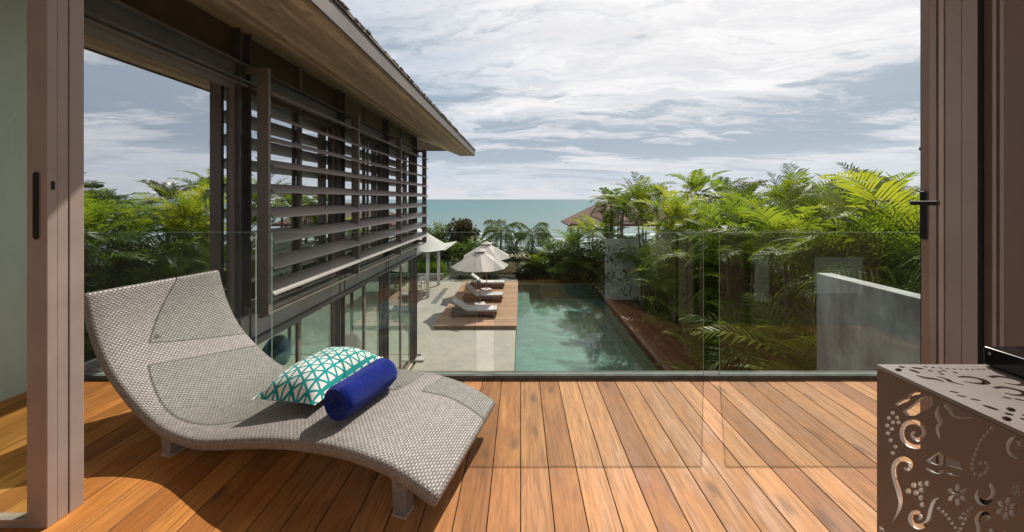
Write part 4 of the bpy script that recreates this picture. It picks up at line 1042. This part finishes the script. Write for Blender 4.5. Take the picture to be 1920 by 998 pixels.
# ------------------------------------------------------------------ palms and planting
def frond(mb, base, az, el, L, droop, r, pairs=30, lw=.032, ll=.46, vlift=.35, stem=.012, ldroop=.35):
    pts = []; n = 12; p = Vector(base); a = el; d2 = Vector((math.cos(az), math.sin(az), 0)); az2 = az; tw_ = r.uniform(-.25, .25)
    tans = []
    for i in range(n+1):
        pts.append(p.copy()); t_ = Vector((d2.x*math.cos(a), d2.y*math.cos(a), math.sin(a))); tans.append(t_)
        p = p+t_*(L/n); a -= droop/n*(.5+1.0*i/n)
    mb.tube(pts, [stem*(1-.85*i/n) for i in range(n+1)], 4, cap=False)
    for q in range(pairs):
        f_ = .16+.84*q/(pairs-1); i = min(int(f_*n), n-1); g = f_*n-i
        c = pts[i].lerp(pts[i+1], g); t_ = tans[i]; side = t_.cross(Vector((0, 0, 1))).normalized(); up = side.cross(t_).normalized()
        l_ = ll*(math.sin(math.pi*min(1, .18+f_*.80))**.7)*r.uniform(.88, 1.1); fwd = .55+1.0*f_
        for sgn in (-1, 1):
            if r.random() < .03: continue
            s2 = (side*math.cos(tw_)+up*math.sin(tw_))*sgn; dr = (s2*1.0+t_*fwd+up*(vlift+r.uniform(-.14, .14))).normalized()
            wd = t_*lw*.5*r.uniform(.8, 1.2)
            a1 = c+dr*l_*.5; a2 = c+dr*l_+Vector((0, 0, -l_*ldroop*r.uniform(.5, 1.4)))
            a1 = a1+Vector((0, 0, -l_*ldroop*.12)); tip = wd*.12
            mb.add([c-wd*.5, c+wd*.5, a1+wd, a1-wd, a2+tip, a2-tip], [(0, 1, 2, 3), (3, 2, 4, 5)])
def palm_proto(name, seed, mat, nf, L, droop, el0, trunk_h, kind='areca', nst=1, **kw):
    """crown centred on z=0, stems hanging down to -trunk_h"""
    r = random.Random(seed); cr = MB(); tr = MB()
    for s in range(nst):
        ox = Vector((0, 0, 0)) if s == 0 else Vector((r.uniform(-.7, .7), r.uniform(-.7, .7), r.uniform(-1.4, -.2)))
        b0 = Vector((ox.x*.3, ox.y*.3, -trunk_h)); pts = [b0.lerp(ox, i/6)+Vector((math.sin(i*.8+seed)*.05, math.cos(i*.7+seed)*.05, 0))*(i % 6 != 0) for i in range(7)]
        r0 = .05 if kind == 'areca' else .09
        tr.tube(pts, [r0*(1.25-.5*i/6) for i in range(7)], 7)
        m_ = nf if s == 0 else max(6, int(nf*.6))
        for i in range(m_):
            az = i*2.399+r.uniform(-.3, .3)+seed; f_ = i/m_; el = el0[0]+(el0[1]-el0[0])*f_+r.uniform(-.12, .12)
            frond(cr, ox, az, el, L*r.uniform(.8, 1.12), droop*r.uniform(.75, 1.25), r, **kw)
    return cr, tr
protos = {}
def mk_mesh(name, mb, mat):
    o = mb.build(name, mat); me = o.data; bpy.data.objects.remove(o); return me
specs = [  # key, seed, mat, fronds, length, droop, elevations, trunk height, kind, stems, kwargs
 ('areca_a', 1, 'palm', 8, 2.2, 1.25, (1.35, .45), 5.0, 'areca', 3, dict(pairs=21, lw=.066, ll=.72, vlift=.55, ldroop=.28)),
 ('areca_b', 2, 'palm', 9, 2.4, 1.7, (1.3, .25), 5.0, 'areca', 2, dict(pairs=24, lw=.062, ll=.78, vlift=.35, ldroop=.50)),
 ('areca_c', 3, 'palm', 8, 2.0, 1.0, (1.45, .65), 5.0, 'areca', 3, dict(pairs=18, lw=.075, ll=.70, vlift=.6, ldroop=.15)),
 ('fox', 4, 'palm_d', 12, 1.8, 1.5, (1.35, -.15), 5.0, 'king', 1, dict(pairs=24, lw=.085, ll=.58, vlift=.4, ldroop=.25)),
 ('coco', 5, 'palm_d', 13, 2.3, 2.3, (1.3, -.3), 5.0, 'king', 1, dict(pairs=26, lw=.07, ll=.72, vlift=-.1, ldroop=.8)),
 ('big', 6, 'palm', 9, 2.9, 1.35, (1.3, .35), 5.0, 'areca', 1, dict(pairs=30, lw=.085, ll=.95, vlift=.35, ldroop=.25)),
 ('light', 8, 'palm', 8, 1.4, 1.2, (1.3, .2), 3.0, 'areca', 2, dict(pairs=15, lw=.055, ll=.50, vlift=.4, ldroop=.3)),
]
for key, seed, mt, nf, L, dr, el, thh, kd, ns, kw in specs:
    cr, tr = palm_proto(key, seed, mt, nf, L, dr, el, thh, kd, ns, **kw)
    protos[key] = (mk_mesh('crown', cr, M[mt]), mk_mesh('trunk', tr, M['bark']), thh)
protos['foxg'] = (protos['fox'][0].copy(), protos['fox'][1], 5.0); protos['foxg'][0].materials.clear(); protos['foxg'][0].materials.append(M['palm'])
def palm(key, x, y, ztop, lab, group, sc_=1.0, ground=ZT-.06, rz=None, name='palm_tree'):
    cr, tr, thh = protos[key]
    zc = ztop-(1.05 if key not in ('big',) else 1.5)*sc_          # crown centre
    t = thing(name, lab, 'palm', (x, y, ground), rnd.uniform(0, 6.28) if rz is None else rz, group)
    a = bpy.data.objects.new('crown', cr); C.objects.link(a); a.parent = t; a.location = (0, 0, zc-ground); a.scale = (sc_,)*3
    b = bpy.data.objects.new('trunk', tr); C.objects.link(b); b.parent = t; h = zc-ground
    b.location = (0, 0, h); b.scale = (sc_, sc_, max(.05, (h+.05)/thh))
    return t
GP = 'palms in the garden right of the pool'
def at(px_, py2, Y): return (px_-976)/F*Y, Y, EYE-(py2-374)/F*Y
kw_ = {'areca_a': 'feathery', 'areca_b': 'arching', 'areca_c': 'upright', 'fox': 'dark', 'coco': 'drooping', 'big': 'large', 'foxg': 'bushy', 'light': 'small'}
spots = [  # key, px, top py, depth, scale, label
 ('fox', 1168, 362, 27, 1.0, 'dark palm at the left end of the palm row beside the pavilion roof'),
 ('areca_a', 1205, 350, 24, 1.0, 'feathery green palm second from the left end of the row'),
 ('fox', 1232, 348, 33, 1.0, 'palm with a stiff round crown behind the left part of the row'),
 ('foxg', 1306, 326, 27, 1.25, 'tallest palm of the row with fanned top against the sky'),
 ('foxg', 1352, 334, 29, 1.25, 'bushy palm just right of the tallest one'),
 ('fox', 1398, 342, 26, 1.1, 'dark palm with drooping tips right of the bushy pair'),
 ('areca_c', 1262, 372, 19, 1.0, 'upright palm below and left of the tallest palm'),
 ('areca_b', 1330, 392, 17.5, 1.0, 'arching palm in front of the tallest palms'),
 ('areca_a', 1392, 384, 15, .95, 'feathery palm in the middle of the row'),
 ('areca_b', 1442, 362, 17, 1.1, 'arching yellow-green palm right of the middle'),
 ('areca_a', 1500, 350, 16, 1.05, 'feathery palm rising over the golden fronds'),
 ('big', 1470, 385, 11.5, .8, 'palm with broad golden arching frond in the middle right'),
 ('areca_c', 1548, 366, 15, 1.0, 'upright palm left of the far umbrella-shaped tree'),
 ('areca_b', 1596, 366, 12.5, .95, 'arching palm below the far umbrella-shaped tree'),
 ('areca_a', 1646, 360, 12, 1.0, 'feathery palm near the thin aerial pole'),
 ('big', 1690, 362, 9.0, .85, 'large bright green palm next to the door handle'),
 ('areca_b', 1752, 340, 10, 1.0, 'palm half hidden behind the right door stile'),
 ('areca_c', 1262, 430, 19.5, .85, 'palm below the row, left, above the screen panel'),
 ('areca_b', 1300, 440, 16.5, .95, 'palm hanging over the dark walkway'),
 ('areca_a', 1362, 425, 14, .9, 'second-row palm seen through the glass gap'),
 ('areca_b', 1420, 428, 12.5, .9, 'second-row palm with long arching fronds'),
 ('areca_a', 1540, 415, 10.5, .85, 'near palm in front of the broad golden one'),
 ('areca_b', 1600, 425, 8.6, .85, 'near palm just above the concrete wall'),
 ('areca_c', 1665, 425, 7.6, .85, 'near upright palm above the concrete wall'),
 ('areca_b', 1730, 420, 7.2, .9, 'nearest palm behind the concrete wall at the right'),
 ('areca_a', 1290, 515, 16.2, .85, 'low palm overhanging the walkway at the left'),
 ('areca_a', 1285, 470, 17.5, .9, 'palm in front of the screen panel edge'),
 ('light', 1335, 570, 14.2, 1.3, 'small palm at the edge of the dark walkway'),
 ('light', 1400, 560, 11.4, 1.3, 'small palm near the bamboo-like stems'),
 ('light', 1450, 555, 9.8, 1.3, 'small palm with pale fronds beside the stems'),
 ('light', 1500, 560, 8.8, 1.3, 'small palm at the foot of the concrete wall'),
 ('light', 1375, 600, 13.4, 1.5, 'low bright palm between the glass panels'),
 ('light', 1430, 610, 11.6, 1.5, 'low bright palm left of the wall end'),
 ('light', 1480, 615, 10.6, 1.4, 'low bright palm touching the wall end'),
 ('areca_c', 1450, 515, 13.5, .75, 'slim palm rising behind the low bright ones'),
 ('areca_b', 1640, 385, 16, 1.0, 'palm between the far tree and the right door'),
 ('areca_c', 1480, 400, 20, 1.0, 'palm behind the golden fronds'),
 ('areca_a', 1430, 395, 23, 1.0, 'palm far back in the middle of the row'),
 ('areca_b', 1530, 390, 21, 1.0, 'palm far back towards the right of the row'),
 ('areca_a', 1290, 398, 23, 1.0, 'palm far back behind the upright one'),
]
for q, (key, p, t_, Y, s_, lab) in enumerate(spots):
    x, y, z = at(p, t_, Y); palm(key, x, y, z, lab, GP, s_)
# palms at the seaward end
GE = 'palms at the seaward end of the pool'
for key, p, t_, Y, s_, lab in (('coco', 940, 412, 37, 1.0, 'drooping palm against the sea, left of the pool axis'),
                             ('coco', 998, 418, 36, 1.0, 'drooping palm against the sea, straight behind the pool'),
                             ('fox', 1030, 450, 34, .9, 'dark palm right behind the far pool edge'),
                             ('areca_a', 1075, 438, 33, 1.0, 'dark green palm before the pavilion roof'),
                             ('areca_b', 1112, 412, 34, 1.0, 'yellow-green palm in front of the pavilion roof'),
                             ('fox', 1140, 425, 30, 1.0, 'dark palm at the far right pool corner'),
                             ('fox', 905, 450, 35, .9, 'dark palm behind the parasols'),
                             ('areca_b', 1090, 480, 31.5, .9, 'low palm by the far pool corner'),
                             ('areca_a', 1010, 478, 32.5, .85, 'low palm behind the middle of the pool edge'),
                             ('fox', 1180, 440, 26, 1.0, 'dark palm leaning over the pool corner'),
                             ('areca_b', 1262, 480, 22.5, .8, 'palm over the far end of the walkway')):
    x, y, z = at(p, t_, Y); t = palm(key, x, y, z, lab, GE, s_)

def leafball(seed, n, size, lumps, flat=.5, droopy=0):
    r = random.Random(seed); mb = MB()
    for q in range(n):
        c, rad = lumps[r.randrange(len(lumps))]
        while True:
            d = Vector((r.gauss(0, 1), r.gauss(0, 1), r.gauss(0, 1)))
            if d.length > .01: break
        d.normalize(); p = Vector(c)+Vector((d.x*rad[0], d.y*rad[1], d.z*rad[2]))*(r.random()**.35)
        a = Vector((r.gauss(0, 1), r.gauss(0, 1), r.gauss(0, flat)-droopy)).normalized(); b = a.cross(Vector((r.gauss(0, 1), r.gauss(0, 1), r.gauss(0, 1)))).normalized()
        s = size*r.uniform(.6, 1.3); w_ = s*.42
        mb.add([p, p+a*s*.5+b*w_*.5, p+a*s, p+a*s*.5-b*w_*.5], [(0, 1, 2, 3)])
    return mb
def lumpset(seed, n, W_, D_, H_):
    r = random.Random(seed); L = []
    for _ in range(n):
        f_ = r.uniform(.12, 1); s = r.uniform(.22, .40)
        L.append(((r.uniform(-.42, .42)*W_, r.uniform(-.42, .42)*D_, H_*(f_-.14)), (W_*s, D_*s, H_*s*.55)))
    return L
bush = {}
def limbs(seed, H_, W_, n=6):
    r = random.Random(seed); mb = MB()
    for q in range(n):
        a = r.uniform(0, 6.28); e = Vector((math.cos(a)*W_*.3, math.sin(a)*W_*.3, H_*r.uniform(.6, .9)))
        mb.tube([(math.cos(a)*.05, math.sin(a)*.05, 0), e*.5+Vector((0, 0, .1)), e], [.06, .04, .012], 6)
    return mb
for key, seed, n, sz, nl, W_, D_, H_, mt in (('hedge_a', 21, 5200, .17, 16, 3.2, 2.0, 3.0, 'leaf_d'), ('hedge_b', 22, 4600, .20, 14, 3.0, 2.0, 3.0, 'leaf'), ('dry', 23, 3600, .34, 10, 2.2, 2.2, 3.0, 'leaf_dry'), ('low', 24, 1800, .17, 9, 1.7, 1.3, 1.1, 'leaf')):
    bush[key] = (mk_mesh('foliage', leafball(seed, n, sz, lumpset(seed, nl, W_, D_, H_), droopy=1.0 if key == 'dry' else .1), M[mt]), mk_mesh('branches', limbs(seed, H_, W_), M['bark']), H_)
def shrub(key, x, y, ztop, lab, group, sx=1.0, g=ZT-.06, name='shrub'):
    f_, b_, H_ = bush[key]; t = thing(name, lab, 'shrub', (x, y, g), rnd.uniform(0, 6.28), group); h = (ztop-g)/H_
    for nm, me in (('foliage', f_), ('branches', b_)):
        o = bpy.data.objects.new(nm, me); C.objects.link(o); o.parent = t; o.scale = (sx, sx, h)
    return t
HG = 'shrubs of the seaward hedge'
lab_h = 'dense dark shrub in the hedge between the pool and the sea'
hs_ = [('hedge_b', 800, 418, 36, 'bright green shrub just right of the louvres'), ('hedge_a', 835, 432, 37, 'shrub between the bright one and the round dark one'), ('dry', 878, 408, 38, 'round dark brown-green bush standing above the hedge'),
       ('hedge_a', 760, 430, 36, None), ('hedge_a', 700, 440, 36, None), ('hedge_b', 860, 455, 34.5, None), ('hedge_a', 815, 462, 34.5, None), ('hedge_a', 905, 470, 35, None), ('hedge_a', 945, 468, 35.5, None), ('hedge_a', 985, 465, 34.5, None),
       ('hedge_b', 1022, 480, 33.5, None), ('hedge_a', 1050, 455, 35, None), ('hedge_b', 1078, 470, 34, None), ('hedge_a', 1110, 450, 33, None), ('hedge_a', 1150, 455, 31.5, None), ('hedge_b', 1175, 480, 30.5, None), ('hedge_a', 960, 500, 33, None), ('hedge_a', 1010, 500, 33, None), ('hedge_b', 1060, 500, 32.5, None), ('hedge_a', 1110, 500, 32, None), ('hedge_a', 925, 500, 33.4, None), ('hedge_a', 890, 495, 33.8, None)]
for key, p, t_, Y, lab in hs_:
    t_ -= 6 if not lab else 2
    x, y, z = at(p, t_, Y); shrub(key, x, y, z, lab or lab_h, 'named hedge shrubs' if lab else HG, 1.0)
x, y, z = at(1146, 356, 31); palm('fox', x, y, z, 'ragged dark palm at the very left end of the palm row', GP, 1.0)
x, y, z = at(1160, 372, 29); palm('areca_a', x, y, z, 'feathery palm below the ragged one at the left end', GP, .9)
# understorey along the walkway and under the palms
UG = 'low shrubs under the palms right of the pool'; r = random.Random(9)
for q in range(26):
    Y = 8.5+q*.72; xx = 6.6+r.uniform(0, 1.2); shrub('low', xx, Y, ZT+r.uniform(.6, 1.4), 'low green shrub under the palms beside the dark walkway', UG, r.uniform(.8, 1.2))
for q in range(13):
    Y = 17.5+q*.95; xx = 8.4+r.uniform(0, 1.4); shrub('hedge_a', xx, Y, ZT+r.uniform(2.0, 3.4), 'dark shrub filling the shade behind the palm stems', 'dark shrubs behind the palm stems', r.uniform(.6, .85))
for q in range(8):
    palm('areca_b' if q % 2 else 'areca_a', 6.45+.12*(q % 3), 12.6+q*1.55, ZT+2.5+.5*(q % 3), 'palm overhanging the right edge of the dark walkway', 'palms overhanging the walkway', .72)
shrub('hedge_a', 5.6, 26.6, ZT+3.3, 'dark shrub directly behind the tall cut-out screen', 'shrub behind the screen', .9)
# garden on the other side of the wing, seen through the lower room
for q in range(9):
    shrub('hedge_b', -12.8-r.uniform(0, 1), 7+q*1.5, ZT+r.uniform(2, 3), 'green shrub beyond the far windows of the lower room', 'shrubs beyond the lower room', .8)
for q in range(5):
    shrub('hedge_a', -7.5-q*2.3, 35.5+r.uniform(-.6, .6), -1.0, 'shrub behind the shade canopy on the far left', 'shrubs behind the shade canopy', 1.1)

# far umbrella-shaped tree and pole
t = thing('umbrella_tree', 'dark flat-topped tree far behind the palms at the right', 'tree', (32, 42, ZT))
mb = MB(); mb.tube([(0, 0, 0), (.1, 0, 3.5), (0, 0, 6.4)], [.25, .18, .08], 8)
for q in range(7): a = q*.9; mb.tube([(0, 0, 3.6+q*.3), (math.cos(a)*1.6, math.sin(a)*1.2, 4.5+q*.2)], [.08, .03], 6)
mb.build('trunk', M['bark'], t)
leafball(31, 5200, .20, [((0, 0, 6.75), (.8, .7, .20)), ((-1.3, 0, 5.7), (1.9, 1.2, .25)), ((1.4, 0, 5.6), (2.0, 1.2, .26)), ((.1, .2, 6.0), (1.7, 1.2, .28)), ((-.6, 0, 5.2), (2.6, 1.4, .35)), ((.9, 0, 5.0), (2.8, 1.4, .4))], .2).build('crown', M['leaf_d'], t)
x, y, z = at(1675, 345, 24)
tag(MB().tube([(x, y, ZT-.06), (x, y, z)], .035, 8).build('aerial_pole', M['steel'], smooth=True), 'thin dark pole rising above the palms at the right', 'pole')
# neighbour eave tip at the right
x, y, z = at(1722, 279, 20)
nb = thing('neighbour_house', 'tip of a dark tiled eave poking out beside the right door', 'house', (x+4, y+3, ZT))
rel2(MB().box(x, x+8, y-6, y, z-.08, z+.06).build('roof', M['fascia'], bevel=.02), nb); rel2(MB().box(x+1.5, x+7, y-5, y-.5, ZT-.06, z-.08).build('wall', M['garden_wall']), nb)

# ------------------------------------------------------------------ settle_depths
# correct the y axis of everything surveyed with the long focal length; round or rigid furniture and plants keep their
# own shape and only move, the lounger, cushion and towel were already measured with the true focal length
RIGID = ('parasol', 'sun_lounger', 'dining_chair', 'dining_table', 'egg_chair', 'sofa', 'palm_tree', 'shrub', 'umbrella_tree')
TRUE = ('wicker_lounger', 'scatter_cushion', 'rolled_towel', 'sun', 'camera')
bpy.context.view_layer.update()
S4 = Matrix.Diagonal((1, K, 1, 1)); done = {}
kids = {}
for o in sc.objects: kids.setdefault(o.parent, []).append(o)
old = {o: o.matrix_world.copy() for o in sc.objects}
def settle(o, par_new):
    mo = old[o]; mn = mo.copy(); mn.translation.y *= K
    if o.type == 'MESH' and o.data.name not in done:
        o.data.transform(mn.inverted() @ S4 @ mo); done[o.data.name] = 1
    if o.parent is None: o.location.y *= K
    else: o.matrix_parent_inverse = Matrix.Identity(4); o.matrix_basis = par_new.inverted() @ mn
    for c in kids.get(o, []): settle(c, mn)
for o in list(kids[None]):
    nm = o.name.split('.')[0]
    if nm in TRUE: continue
    if nm in RIGID: o.location.y *= K; continue
    settle(o, None)
